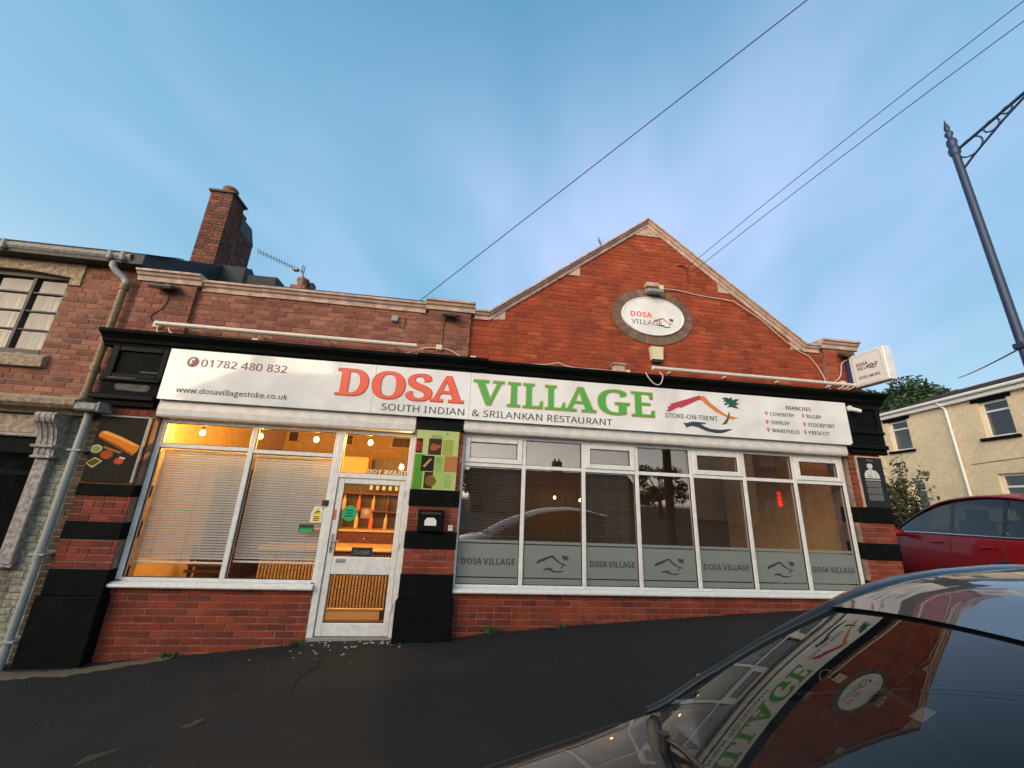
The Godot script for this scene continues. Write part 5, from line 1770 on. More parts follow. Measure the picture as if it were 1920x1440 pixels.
	# tables and chairs in the dim room
	for i in 4:
		var tb := thing("dining_table", "dark dining table in the dim room, %s bay from the menu pier" % ["first", "third", "fifth", "seventh"][i], "table", "dining tables", V(0.6 + i * 1.6, 0, -1.5))
		part("top", bx(-0.4, 0.4, 0.72, 0.76, -0.4, 0.4, 0.008), M.wood_dark, tb)
		for q in [[-0.36, -0.36], [0.36, -0.36], [-0.36, 0.36], [0.36, 0.36]]:
			part("leg", bx(q[0] - 0.025, q[0] + 0.025, 0.0, 0.72, q[1] - 0.025, q[1] + 0.025, 0.003), M.wood_dark, tb)
	# blinds
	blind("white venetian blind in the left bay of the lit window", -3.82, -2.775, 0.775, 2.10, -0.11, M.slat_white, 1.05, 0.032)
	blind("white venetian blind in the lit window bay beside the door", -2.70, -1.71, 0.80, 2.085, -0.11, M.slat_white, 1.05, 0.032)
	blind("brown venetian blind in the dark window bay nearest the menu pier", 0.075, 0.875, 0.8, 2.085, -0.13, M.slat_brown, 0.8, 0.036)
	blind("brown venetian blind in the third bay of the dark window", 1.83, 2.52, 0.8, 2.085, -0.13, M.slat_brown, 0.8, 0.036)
	# lamps
	var warm := Color(1.0, 0.73, 0.36)
	for i in 4:
		lamp("lit bulb hanging in a row behind the lit window, %s from the left" % ["first", "second", "third", "fourth"][i], V(-3.62 + i * 0.765, 2.40, -0.42), 0.9, warm, 0.8)
	lamp("lit bulb hanging low beside the door frame", V(-0.84, 2.07, -0.42), 0.9, warm, 1.15)
	lamp("dim bulb deep in the dark room, behind the second window bay", V(1.9, 1.75, -2.2), 0.12, warm, 1.5, 0.025)
	lamp("dim bulb deep in the dark room, by the second mullion", V(2.45, 1.72, -2.3), 0.12, warm, 1.5, 0.025)
	lamp("orange lamp on the right wall of the dark room", V(6.0, 2.95, -0.7), 0.035, Color(1.0, 0.7, 0.25), 0.27, 0.03)
	# red lantern
	var rl := thing("red_lantern", "glowing red-orange string lantern behind the sixth window bay", "lantern", "", V(5.52, 1.98, -0.75))
	var rm := StandardMaterial3D.new()
	rm.resource_name = "lantern_glow"
	rm.albedo_color = Color(0.9, 0.2, 0.05)
	rm.emission_enabled = true
	rm.emission = Color(1.0, 0.22, 0.04)
	rm.emission_energy_multiplier = 0.4
	for i in 4:
		part("bead", MB.new().lathe([Vector2(0.0, -0.035), Vector2(0.03, -0.02), Vector2(0.034, 0.0), Vector2(0.03, 0.02), Vector2(0.0, 0.035)], V(0, -i * 0.065, 0), 12), rm, rl)
	part("cord", MB.new().tube([V(0, 0.03, 0), V(0, 1.27, 0)], 0.004, 5), M.black_plastic, rl)
	var rlight := OmniLight3D.new()
	rlight.name = "lantern_light"
	rlight.light_color = Color(1.0, 0.25, 0.06)
	rlight.light_energy = 0.015
	rlight.light_size = 0.05
	rlight.shadow_enabled = true
	rlight.position = V(0, -0.16, 0.06)
	rl.add_child(rlight)


# ------------------------------------------------------------------ cars
func station(x: float, tab: Array) -> float:
	for i in tab.size() - 1:
		if x <= tab[i + 1][0]:
			var t := clampf((x - tab[i][0]) / (tab[i + 1][0] - tab[i][0]), 0.0, 1.0)
			var p0: float = tab[maxi(i - 1, 0)][1]
			var p3: float = tab[mini(i + 2, tab.size() - 1)][1]
			var r := cubic_interpolate(tab[i][1], tab[i + 1][1], p0, p3, t)
			return clampf(r, minf(tab[i][1], tab[i + 1][1]), maxf(tab[i][1], tab[i + 1][1]))
	return tab[tab.size() - 1][1]


const HALF := [[0.0, 0.60], [0.06, 0.70], [0.2, 0.79], [0.5, 0.86], [1.0, 0.885], [2.0, 0.895], [3.4, 0.89], [4.0, 0.86], [4.25, 0.79], [4.32, 0.70]]
const SHOULDER := [[0.0, 0.54], [0.06, 0.61], [0.2, 0.68], [0.5, 0.76], [0.9, 0.845], [1.25, 0.935], [2.0, 0.97], [3.0, 0.99], [4.0, 1.0], [4.25, 0.97], [4.32, 0.92]]
const CROWN := [[0.0, 0.60], [0.06, 0.68], [0.2, 0.755], [0.5, 0.845], [0.9, 0.94], [1.05, 0.98], [1.3, 0.93], [2.0, 0.95], [3.0, 0.97], [4.0, 0.98], [4.25, 0.96], [4.32, 0.92]]
const RAIL := [[1.2, 0.945], [1.45, 1.07], [1.75, 1.225], [2.07, 1.365], [2.35, 1.455], [2.62, 1.505], [3.1, 1.54], [3.6, 1.515], [4.0, 1.43]]
const RAIL_Z := [[1.2, 0.80], [1.6, 0.765], [2.07, 0.72], [2.6, 0.70], [3.1, 0.69], [4.0, 0.66]]


func windscreen_point(s: float, t: float) -> Vector3:
	var e := 1.0 - s * s
	var b := V(1.25 - 0.20 * e, 0.955 + 0.04 * e, 0.775 * s)
	var h := V(2.07 - 0.04 * e, 1.365 + 0.075 * e, 0.705 * s)
	var p := b.lerp(h, t)
	var k := sin(PI * t) * 0.022 + e * sin(PI * t) * 0.012
	return p + V(-0.42, 0.9, 0.0) * k


func make_car(called: String, label: String, paint: Material, at: Vector3, turn: float, tilt: float) -> Node3D:
	var car := thing(called, label, "car", "", at, turn)
	car.rotation.z = tilt
	# body
	var rows := []
	var xs: Array[float] = [0.0, 0.02, 0.06, 0.12, 0.2, 0.35, 0.5, 0.7, 0.9, 1.05, 1.15, 1.25, 1.5, 2.0, 2.5, 3.0, 3.5, 3.8, 4.0, 4.15, 4.25, 4.3, 4.32]
	for x in xs:
		var hw := station(x, HALF)
		var sh := station(x, SHOULDER)
		var cr := station(x, CROWN)
		var half := [[hw * 0.86, 0.2], [hw * 0.95, 0.22], [hw * 0.985, 0.32], [hw, 0.46], [hw * 1.0, 0.6], [hw * 0.99, lerpf(0.6, sh, 0.55)], [hw * 0.975, sh - 0.05], [hw * 0.955, sh - 0.018], [hw * 0.92, sh], [hw * 0.8, lerpf(sh, cr, 0.42)], [hw * 0.55, lerpf(sh, cr, 0.78)], [hw * 0.28, lerpf(sh, cr, 0.96)]]
		var row := PackedVector3Array()
		for p in half: row.append(V(x, p[1], p[0]))
		row.append(V(x, cr, 0))
		for i in half.size():
			var p: Array = half[half.size() - 1 - i]
			row.append(V(x, p[1], -p[0]))
		rows.append(row)
	var body := MB.new().grid(rows)
	for e in [0, rows.size() - 1]:
		var mid := V(xs[e], 0.42, 0)
		for i in rows[e].size() - 1:
			body.otri(mid, rows[e][i], rows[e][i + 1], V(2.0, 0.42, 0))
		body.otri(mid, rows[e][rows[e].size() - 1], rows[e][0], V(2.0, 0.42, 0))
	part("body", body, paint, car)
	part("underside", bx(0.15, 4.2, 0.16, 0.3, -0.74, 0.74, 0.02), M.car_trim, car)
	# windscreen: a sheet with thickness
	var outer := []
	var inner := []
	for j in 15:
		var a := PackedVector3Array()
		var b := PackedVector3Array()
		for i in 25:
			var p := windscreen_point(-1.0 + i / 12.0, j / 14.0)
			a.append(p)
			b.append(p - V(-0.42, 0.9, 0.0) * 0.006)
		outer.append(a)
		inner.append(b)
	var ws := MB.new().grid(outer, false)
	part("windscreen", ws, M.car_glass, car)
	# black edge of the glass, cowl and wipers
	var band := MB.new()
	for q in [[0.0, 0.05], [0.965, 1.0]]:
		var g := []
		for t in [q[0], (q[0] + q[1]) / 2, q[1]]:
			var row := PackedVector3Array()
			for i in 25: row.append(windscreen_point(-1.0 + i / 12.0, t) - V(-0.42, 0.9, 0.0) * 0.009)
			g.append(row)
		band.grid(g)
	part("windscreen_border", band, M.car_trim, car)
	var cw := []
	for t in 4:
		var row := PackedVector3Array()
		for i in 25:
			var s := -1.0 + i / 12.0
			var p := windscreen_point(s, 0.0)
			row.append(p + V(-0.11 * t / 3.0, -0.016 + 0.022 * sin(t * 1.6) - 0.012 * t, 0.0))
		cw.append(row)
	part("cowl", MB.new().grid(cw, true), M.car_trim, car)
	for w in [[-0.62, 0.05], [-0.02, 0.62]]:
		var a := windscreen_point(w[0], 0.02) + V(-0.03, 0.025, 0)
		var pts := [a]
		for k in 7: pts.append(windscreen_point(lerpf(w[0], w[1], (k + 1) / 7.0), 0.04 + 0.03 * sin(k * 0.5)) + V(-0.012, 0.02, 0))
		var wp := node("wiper", car)
		part("arm", MB.new().tube(pts, 0.009, 6), M.car_trim, wp)
		part("pivot", MB.new().tube([a - V(0, 0.04, 0), a + V(0, 0.015, 0)], 0.018, 10), M.car_trim, wp)
	# roof rails (pillars and side edges) and roof
	for s in [-1.0, 1.0]:
		for span in [[1.2, 2.08], [2.08, 4.0]]:
			var rr := []
			for i in 20:
				var x: float = lerpf(span[0], span[1], i / 19.0)
				var y := station(x, RAIL)
				var z := station(x, RAIL_Z)
				var row := PackedVector3Array()
				var wide := lerpf(0.016, 0.045, smoothstep(1.6, 2.4, x))
				for k in 9:
					var a := TAU * k / 8.0
					row.append(V(x, y + sin(a) * lerpf(0.013, 0.026, smoothstep(1.9, 2.3, x)) + 0.004, s * (z + cos(a) * wide)))
				rr.append(row)
			if span[0] < 2.0:
				part("front_pillar", MB.new().grid(rr, s < 0), M.car_trim, car)
			else:
				part("roof_rail", MB.new().grid(rr, s < 0), paint, car)
		# side windows
		var cuts := [1.5, 1.92, 2.55, 2.62, 3.4, 3.47, 3.9]
		for q in [[1.42, 2.53], [2.62, 3.4], [3.47, 3.92]]:
			var lo := PackedVector3Array()
			var hi := PackedVector3Array()
			for i in 10:
				var x: float = lerpf(q[0], q[1], i / 9.0)
				lo.append(V(x, station(x, SHOULDER) - 0.02, s * 0.835))
				hi.append(V(x, maxf(station(x, RAIL) - 0.012, station(x, SHOULDER) - 0.01), s * station(x, RAIL_Z)))
			part("side_window", MB.new().grid([lo, hi], s > 0), M.car_side_glass, car)
		for q in [[2.53, 2.62], [3.4, 3.47]]:
			var m := MB.new()
			var g := []
			for y in 2:
				var row := PackedVector3Array()
				for x in q:
					row.append(V(x, (station(x, SHOULDER) - 0.02) if y == 0 else station(x, RAIL), s * (0.838 if y == 0 else station(x, RAIL_Z))))
				g.append(row)
			part("pillar", m.grid(g, s > 0), M.car_trim, car)
		part("rear_pillar", MB.new().grid([PackedVector3Array([V(3.9, 0.98, s * 0.84), V(4.2, 0.96, s * 0.80)]), PackedVector3Array([V(3.85, 1.47, s * 0.67), V(4.02, 1.43, s * 0.64)])], s > 0), paint, car)
		part("belt_trim", MB.new().tube([V(1.3, 0.945, s * 0.868), V(2.2, 0.972, s * 0.868), V(3.2, 0.99, s * 0.862), V(3.7, 1.0, s * 0.85), V(3.95, 1.04, s * 0.82)], 0.011, 6), M.chrome, car)
		# doors: seams, handles
		for x in [1.38, 2.56, 3.42]:
			var pts := []
			for k in 7:
				var y := lerpf(0.3, 0.93, k / 6.0)
				pts.append(V(x + 0.05 * sin(k * 0.5) * (1.0 if x > 3.0 else 0.0), y, s * (0.894 - 0.01 * absf(y - 0.55))))
			part("door_seam", MB.new().tube(pts, 0.004, 4), M.seal, car)
		for x in [2.3, 3.2]:
			part("door_handle", MB.new().tube([V(x - 0.09, 0.83, s * 0.885), V(x - 0.07, 0.835, s * 0.915), V(x + 0.07, 0.84, s * 0.915), V(x + 0.09, 0.84, s * 0.885)], 0.013, 8), paint, car)
		# mirror
		var mr := node("mirror", car)
		part("shell", MB.new().lathe([Vector2(0.0, -0.075), Vector2(0.06, -0.065), Vector2(0.085, 0.0), Vector2(0.065, 0.06), Vector2(0.0, 0.075)], Vector3.ZERO, 14), paint, mr, V(1.62, 0.93, s * 0.99)).scale = V(0.8, 0.85, 1.25)
		part("stalk", MB.new().tube([V(1.6, 0.9, s * 0.85), V(1.61, 0.9, s * 0.95)], 0.022, 8), M.car_trim, mr)
		# lights
		part("headlight", MB.new().grid([PackedVector3Array([V(0.03, 0.57, s * 0.42), V(0.08, 0.58, s * 0.66), V(0.32, 0.64, s * 0.83)]), PackedVector3Array([V(0.05, 0.645, s * 0.42), V(0.13, 0.655, s * 0.70), V(0.42, 0.72, s * 0.83)])], s > 0), M.head_glass, car)
		part("tail_light", bx(4.2, 4.30, 0.72, 0.98, s * 0.58, s * 0.76, 0.02), M.tail_red, car)
	# roof skin
	var rf := []
	for j in 22:
		var x := lerpf(2.05, 4.03, j / 21.0)
		var row := PackedVector3Array()
		for i in 21:
			var s := -1.0 + i / 10.0
			var e := 1.0 - s * s
			row.append(V(x - (0.04 * e if j == 0 else 0.0), station(x, RAIL) + 0.01 + (0.075 if x < 3.4 else 0.065) * e, s * station(x, RAIL_Z)))
		rf.append(row)
	part("roof", MB.new().grid(rf), paint, car)
	part("rear_window", MB.new().grid([PackedVector3Array([V(4.26, 0.97, -0.7), V(4.29, 0.97, 0.0), V(4.26, 0.97, 0.7)]), PackedVector3Array([V(4.02, 1.44, -0.63), V(4.05, 1.5, 0.0), V(4.02, 1.44, 0.63)])], true), M.car_glass, car)
	# front
	part("grille", bx(-0.012, 0.05, 0.52, 0.62, -0.42, 0.42, 0.012), M.car_trim, car)
	part("lower_grille", bx(-0.015, 0.05, 0.27, 0.4, -0.5, 0.5, 0.012), M.car_trim, car)
	part("rear_bumper", bx(4.22, 4.36, 0.22, 0.45, -0.72, 0.72, 0.03), M.car_trim, car)
	part("number_plate", bx(-0.022, -0.012, 0.42, 0.515, -0.26, 0.26, 0.003), M.sticker_white, car)
	part("bonnet_seam", MB.new().tube([V(0.14, 0.70, -0.6), V(0.5, 0.79, -0.76), V(1.08, 0.915, -0.79)], 0.004, 4), M.seal, car)
	part("bonnet_seam", MB.new().tube([V(0.14, 0.70, 0.6), V(0.5, 0.79, 0.76), V(1.08, 0.915, 0.79)], 0.004, 4), M.seal, car)
	# cabin
	var cb := node("cabin", car)
	var dk := []
	for t in 6:
		var row := PackedVector3Array()
		for i in 9:
			var s := -1.0 + i / 4.0
			row.append(V(1.16 + t * 0.13 + 0.12 * absf(s), 0.925 + 0.02 * sin(t * 0.6) - (0.12 if t == 5 else 0.0), 0.70 * s))
		dk.append(row)
	part("dashboard", MB.new().grid(dk), M.car_cabin, cb)
	part("deck", MB.new().box(V(1.7, 0.93, -0.78), V(4.1, 0.985, 0.78)), M.car_cabin, cb)
	for z in [-0.36, 0.36]:
		part("seat", bx(2.35, 2.5, 0.9, 1.2, z - 0.22, z + 0.22, 0.05), M.car_cabin, cb)
		part("headrest", bx(2.42, 2.52, 1.2, 1.38, z - 0.13, z + 0.13, 0.04), M.car_cabin, cb)
		part("seat", bx(3.3, 3.45, 0.9, 1.2, z - 0.26, z + 0.26, 0.05), M.car_cabin, cb)
	part("steering_wheel", MB.new().tube(ring3(V(1.95, 1.0, -0.36), 0.18, 0.35), 0.014, 6, false), M.car_cabin, cb)
	# wheels
	for wx in [0.78, 3.42]:
		for s in [-1.0, 1.0]:
			var wl := node("wheel", car, V(wx, 0.315, s * 0.80))
			wl.rotation.x = PI / 2 * s
			part("tyre", MB.new().lathe([Vector2(0.2, 0.1), Vector2(0.29, 0.1), Vector2(0.312, 0.075), Vector2(0.318, 0.0), Vector2(0.312, -0.075), Vector2(0.29, -0.1), Vector2(0.2, -0.1)], Vector3.ZERO, 28), M.rubber, wl)
			var rim := MB.new().lathe([Vector2(0.205, 0.1), Vector2(0.195, 0.06), Vector2(0.19, -0.08)], Vector3.ZERO, 24)
			rim.lathe([Vector2(0.0, 0.085), Vector2(0.05, 0.085), Vector2(0.055, 0.05)], Vector3.ZERO, 16)
			for k in 5:
				var a := TAU * k / 5.0
				var d := V(cos(a), 0, sin(a))
				rim.tube([d * 0.03 + V(0, 0.07, 0), d * 0.2 + V(0, 0.085, 0)], [0.028, 0.022], 6)
			part("rim", rim, M.alloy, wl)
			var arch := MB.new()
			arch.lathe([Vector2(0.0, 0.085), Vector2(0.37, 0.088), Vector2(0.375, 0.08), Vector2(0.375, -0.1)], Vector3.ZERO, 30)
			part("wheel_arch", MB.new().lathe([Vector2(0.322, 0.096), Vector2(0.372, 0.1), Vector2(0.376, 0.09), Vector2(0.376, -0.1)], Vector3.ZERO, 30), M.car_trim, wl)
			part("wheel_well", MB.new().lathe([Vector2(0.0, 0.055), Vector2(0.35, 0.092), Vector2(0.352, -0.1)], Vector3.ZERO, 24), M.rubber, wl)
	return car


func ring3(c: Vector3, r: float, lean: float) -> Array:
	var a := []
	for i in 17:
		var t := TAU * i / 16.0
		a.append(c + V(-cos(lean) * sin(t) * r * lean, sin(t) * r, cos(t) * r))
	return a


func build_cars() -> void:
	var g := ground_y(1.2, 4.55) - 0.11
	make_car("black_car", "glossy black car parked at the kerb, its windscreen mirroring the signboard", M.paint_black, V(-0.35, g - 0.01, 4.55), 0.0, 0.0)
	var r := make_car("red_car", "red car parked up the side street beside the right pier", M.paint_red, V(10.914, 0.29, -3.318), deg_to_rad(-109.9), 0.0)
	r.scale = Vector3.ONE * 1.15


# ------------------------------------------------------------------ street lamp and wires
func build_street_lamp() -> void:
	var s := thing("street_lamp", "tall dark blue lamp post with a scrolled iron bracket at the right edge", "street lamp", "", V(7.06, 0.4, 1.83))
	part("post", MB.new().tube([V(0, -0.5, 0), V(0, 1.2, 0), V(0, 1.25, 0), V(0, 6.7, 0)], [0.085, 0.08, 0.05, 0.045], 20), M.lamp_post, s)
	part("base", MB.new().lathe([Vector2(0.15, -0.3), Vector2(0.15, 0.2), Vector2(0.11, 0.3), Vector2(0.09, 1.1), Vector2(0.11, 1.15), Vector2(0.06, 1.25)], Vector3.ZERO, 20), M.lamp_post, s)
	part("collar", MB.new().lathe([Vector2(0.045, 6.55), Vector2(0.062, 6.58), Vector2(0.068, 6.66), Vector2(0.05, 6.70), Vector2(0.052, 6.74), Vector2(0.062, 6.78), Vector2(0.052, 6.84), Vector2(0.028, 6.87), Vector2(0.034, 6.91), Vector2(0.05, 6.95), Vector2(0.045, 6.98), Vector2(0.02, 7.01), Vector2(0.03, 7.04), Vector2(0.035, 7.07), Vector2(0.018, 7.15), Vector2(0.0, 7.24)], Vector3.ZERO, 16), M.lamp_post, s)
	var br := node("bracket", s)
	part("upper_arm", MB.new().tube([V(0, 6.62, 0.03), V(0, 6.70, 0.45), V(0, 6.80, 0.95), V(0, 6.84, 1.4), V(0, 6.83, 1.62)], 0.022, 10), M.lamp_post, br)
	part("lower_arm", MB.new().tube([V(0, 6.27, 0.03), V(0, 6.38, 0.18), V(0, 6.60, 0.55), V(0, 6.75, 0.86), V(0, 6.82, 1.1)], 0.016, 10), M.lamp_post, br)
	for q in [[6.53, 0.17, 0.135], [6.635, 0.43, 0.082], [6.705, 0.61, 0.05]]:
		var pts := []
		for i in 25:
			var a := TAU * i / 24.0
			pts.append(V(0, q[0] + sin(a) * q[2], q[1] + cos(a) * q[2]))
		part("ring", MB.new().tube(pts, 0.011, 7, false), M.lamp_post, br)
	var ln := node("lantern", s, V(0, 6.5, 1.62))
	part("hanger", MB.new().tube([V(0, 0.33, 0), V(0, 0.12, 0)], 0.02, 8), M.lamp_post, ln)
	part("hood", MB.new().lathe([Vector2(0.03, 0.14), Vector2(0.08, 0.12), Vector2(0.16, 0.05), Vector2(0.24, 0.0), Vector2(0.24, -0.03)], Vector3.ZERO, 20), M.lamp_post, ln)
	part("globe", MB.new().lathe([Vector2(0.2, -0.03), Vector2(0.19, -0.1), Vector2(0.12, -0.18), Vector2(0.0, -0.2)], Vector3.ZERO, 20), M.head_glass, ln)
	part("clamp", bx(-0.07, 0.07, 3.42, 3.5, -0.06, 0.06, 0.01), M.lamp_post, s)


func wire(a: Vector3, b: Vector3, sag: float, label: String, r := 0.009) -> void:
	var pts := []
	for i in 25:
		var t := i / 24.0
		pts.append(a.lerp(b, t) - V(0, sag * 4.0 * t * (1.0 - t), 0))
	solid("overhead_wire", MB.new().tube(pts, r, 6), M.dark_cable, label, "wire", "overhead wires")


func build_wires() -> void:
	wire(V(-0.84, 4.62, -0.12), V(6.9, 8.7, 6.45), 0.0, "overhead wire rising from the flat roof left of the gable", 0.006)
	wire(V(3.70, 5.73, 0.05), V(6.9, 7.65, 6.45), -0.12, "overhead wire rising from the gable, upper of the close pair", 0.005)
	wire(V(3.76, 5.62, 0.05), V(6.9, 7.35, 6.6), -0.12, "overhead wire rising from the gable, lower of the close pair", 0.005)
	wire(V(15.4, 5.95, -4.2), V(7.1, 3.87, 1.83), 0.03, "single wire from the cream house roof to the lamp post", 0.011)
	var ey := thing("wire_anchor", "rusty hook and dark wire tail in the brick near the gable top", "bracket", "", V(3.68, 5.7, 0.01))
	part("hook", MB.new().tube([V(0, 0, 0), V(0, 0.0, 0.06), V(0.03, 0.03, 0.07)], 0.008, 6), M.dark_cable, ey)
	part("tail", MB.new().tube([V(-0.14, 0.05, 0.012), V(-0.05, 0.06, 0.02), V(0.0, 0.0, 0.02), V(0.02, -0.12, 0.015), V(0.015, -0.28, 0.012)], 0.009, 6), M.dark_cable, ey)


# ------------------------------------------------------------------ plants
func leaf_cloud(m: MB, centre: Vector3, rad: Vector3, n: int, size: float, tone: Array, fill := 0.55) -> void:
	for i in n:
		var d := V(rng.randfn(), rng.randfn(), rng.randfn()).normalized()
		var k := pow(rng.randf(), fill)
		var p := centre + d * rad * k
		var ax := V(rng.randfn(), rng.randfn() * 0.6, rng.randfn()).normalized()
		var sd := ax.cross(V(rng.randfn(), rng.randfn(), rng.randfn())).normalized()
		var s := size * rng.randf_range(0.6, 1.4)
		var c: float = rng.randf_range(tone[0], tone[1])
		var col := Color(c * rng.randf_range(0.9, 1.15), c, c * rng.randf_range(0.8, 1.05))
		m.quad(p - ax * s, p + sd * s * 0.45, p + ax * s, p - sd * s * 0.45, col)


func make_tree(called: String, label: String, at: Vector3, trunk_h: float, clumps: Array, n: int, size: float, leaf: Material, group := "") -> void:
	var t := thing(called, label, "tree", group, at)
	var b := MB.new()
	b.tube([V(0, -0.3, 0), V(0.05, trunk_h * 0.5, 0.03), V(0, trunk_h, 0)], [0.26, 0.19, 0.13], 10)
	for c in clumps:
		b.tube([V(0, trunk_h * 0.75, 0), V(c[0] * 0.5, lerpf(trunk_h, c[1], 0.5), c[2] * 0.5), V(c[0], c[1], c[2])], [0.1, 0.06, 0.03], 6)
	part("trunk", b, M.bark, t)
	var m := MB.new()
	for c in clumps:
		leaf_cloud(m, V(c[0], c[1], c[2]), V(c[3], c[3] * 0.8, c[3]), int(n * c[3] * c[3]), size, [0.6, 1.25])
	part("crown", m, leaf, t)


func build_plants() -> void:
	# tree beyond the cream house roof
	var cl := []
	for i in 44:
		var a := rng.randf() * TAU
		var q := sqrt(rng.randf())
		cl.append([cos(a) * q * 4.2, 5.4 + (1.0 - q) * 2.0 + rng.randf_range(-0.7, 0.5), sin(a) * q * 2.2, rng.randf_range(0.6, 1.0)])
	make_tree("leafy_tree", "dark green leafy tree rising behind the cream house roof", V(22.0, 0.5, -11.0), 3.6, cl, 900, 0.11, M.leaf_dark)
	# shrub by the cream house wall, ragged arching shoots
	var sh := thing("shrub", "ragged green shrub between the right pier and the cream house", "shrub", "", V(11.75, 0.5, -3.85))
	var stems := MB.new()
	var lv := MB.new()
	for i in 34:
		var a := rng.randf() * TAU
		var lean := rng.randf_range(0.1, 0.75)
		var hgt := rng.randf_range(1.5, 2.95) * (1.0 - 0.25 * lean)
		var tip := V(cos(a) * lean, hgt, sin(a) * lean)
		var mid := V(cos(a) * lean * 0.4, hgt * 0.6, sin(a) * lean * 0.4)
		stems.tube([V(cos(a) * 0.1, -0.1, sin(a) * 0.1), mid, tip], [0.02, 0.012, 0.004], 5)
		for k in 26:
			var t := pow(rng.randf(), 0.7)
			var p := Vector3.ZERO.lerp(mid, minf(t * 2.0, 1.0)).lerp(tip, maxf(0.0, t * 2.0 - 1.0))
			leaf_cloud(lv, p, V(0.17, 0.17, 0.17), 3, 0.055, [0.5, 1.35])
	part("stems", stems, M.bark, sh)
	part("foliage", lv, M.leaf_bush, sh)
	# trees across the road, mirrored in the upper panes
	cl = []
	for i in 16:
		var a := rng.randf() * TAU
		var q := sqrt(rng.randf())
		cl.append([cos(a) * q * 2.2, 3.0 + rng.randf_range(-1.4, 1.3), sin(a) * q * 1.8, rng.randf_range(0.6, 0.95)])
	make_tree("round_tree", "round leafy tree across the road, mirrored in the fourth bay's upper pane", V(17.9, 0.4, 28.5), 2.2, cl, 260, 0.17, M.leaf_dark, "trees across the road")
	cl = []
	for i in 10:
		var a := rng.randf() * TAU
		var q := sqrt(rng.randf())
		cl.append([cos(a) * q * 2.0, 3.2 + rng.randf_range(-1.0, 1.2), sin(a) * q * 1.6, rng.randf_range(0.6, 1.0)])
	make_tree("round_tree", "low leafy tree across the road, mirrored in the first window bay", V(2.6, -0.3, 38.0), 2.0, cl, 260, 0.17, M.leaf_dark, "trees across the road")
	# weeds at the foot of the wall
	for q in [[-3.08, 0.04, 0.07, "weed tuft at the wall foot where the mortar patch ends"], [-1.72, 0.05, 0.08, "weed tuft at the wall foot left of the door frame"], [0.56, 0.04, 0.09, "weed tuft at the wall foot just right of the middle pier"], [1.5, 0.03, 0.05, "small weed at the wall foot under the second window bay"]]:
		var wd := thing("weed", q[3], "plant", "weeds along the wall", V(q[0], ground_y(q[0], q[1]), q[1]))
		var bl := MB.new()
		for i in 46:
			var a := rng.randf() * TAU
			var h: float = q[2] * rng.randf_range(0.4, 1.1)
			var o := V(rng.randfn() * 0.05, -0.005, rng.randfn() * 0.02)
			var tip := o + V(cos(a) * 0.05, h, sin(a) * 0.04)
			var s := V(-sin(a), 0, cos(a)) * 0.006
			var md := o.lerp(tip, 0.55) + V(0, h * 0.12, 0)
			bl.quad(o - s, o + s, md + s, md - s, Color(rng.randf_range(0.6, 1.2), 1.0, 0.8))
			bl.tri(md - s, md + s, tip, Color(rng.randf_range(0.6, 1.2), 1.0, 0.8))
		part("blades", bl, M.leaf_weed, wd)
	# dry twig on the gable coping
	var tw := MB.new()
	for i in 7:
		var a := rng.randf_range(-0.7, 0.7)
		tw.tube([V(0, -0.02, 0), V(a * 0.05, 0.1, 0.01), V(a * 0.14, rng.randf_range(0.14, 0.26), rng.randf_range(-0.03, 0.03))], [0.006, 0.004, 0.002], 5)
	var two := solid("dry_weed", tw, M.bark, "dry weed growing on the left slope of the gable coping", "plant")
	two.position = V(2.16, 5.97, -0.05)


# ------------------------------------------------------------------ small things
func sticker(called: String, m: Material, x0: float, x1: float, y0: float, y1: float, z: float, label: String) -> Node3D:
	var s := thing(called, label, "sticker", "stickers on the shop entrance", V((x0 + x1) / 2, (y0 + y1) / 2, z))
	part("sheet", bx(-(x1 - x0) / 2, (x1 - x0) / 2, -(y1 - y0) / 2, (y1 - y0) / 2, 0.0, 0.0015, 0.0), m, s)
	return s


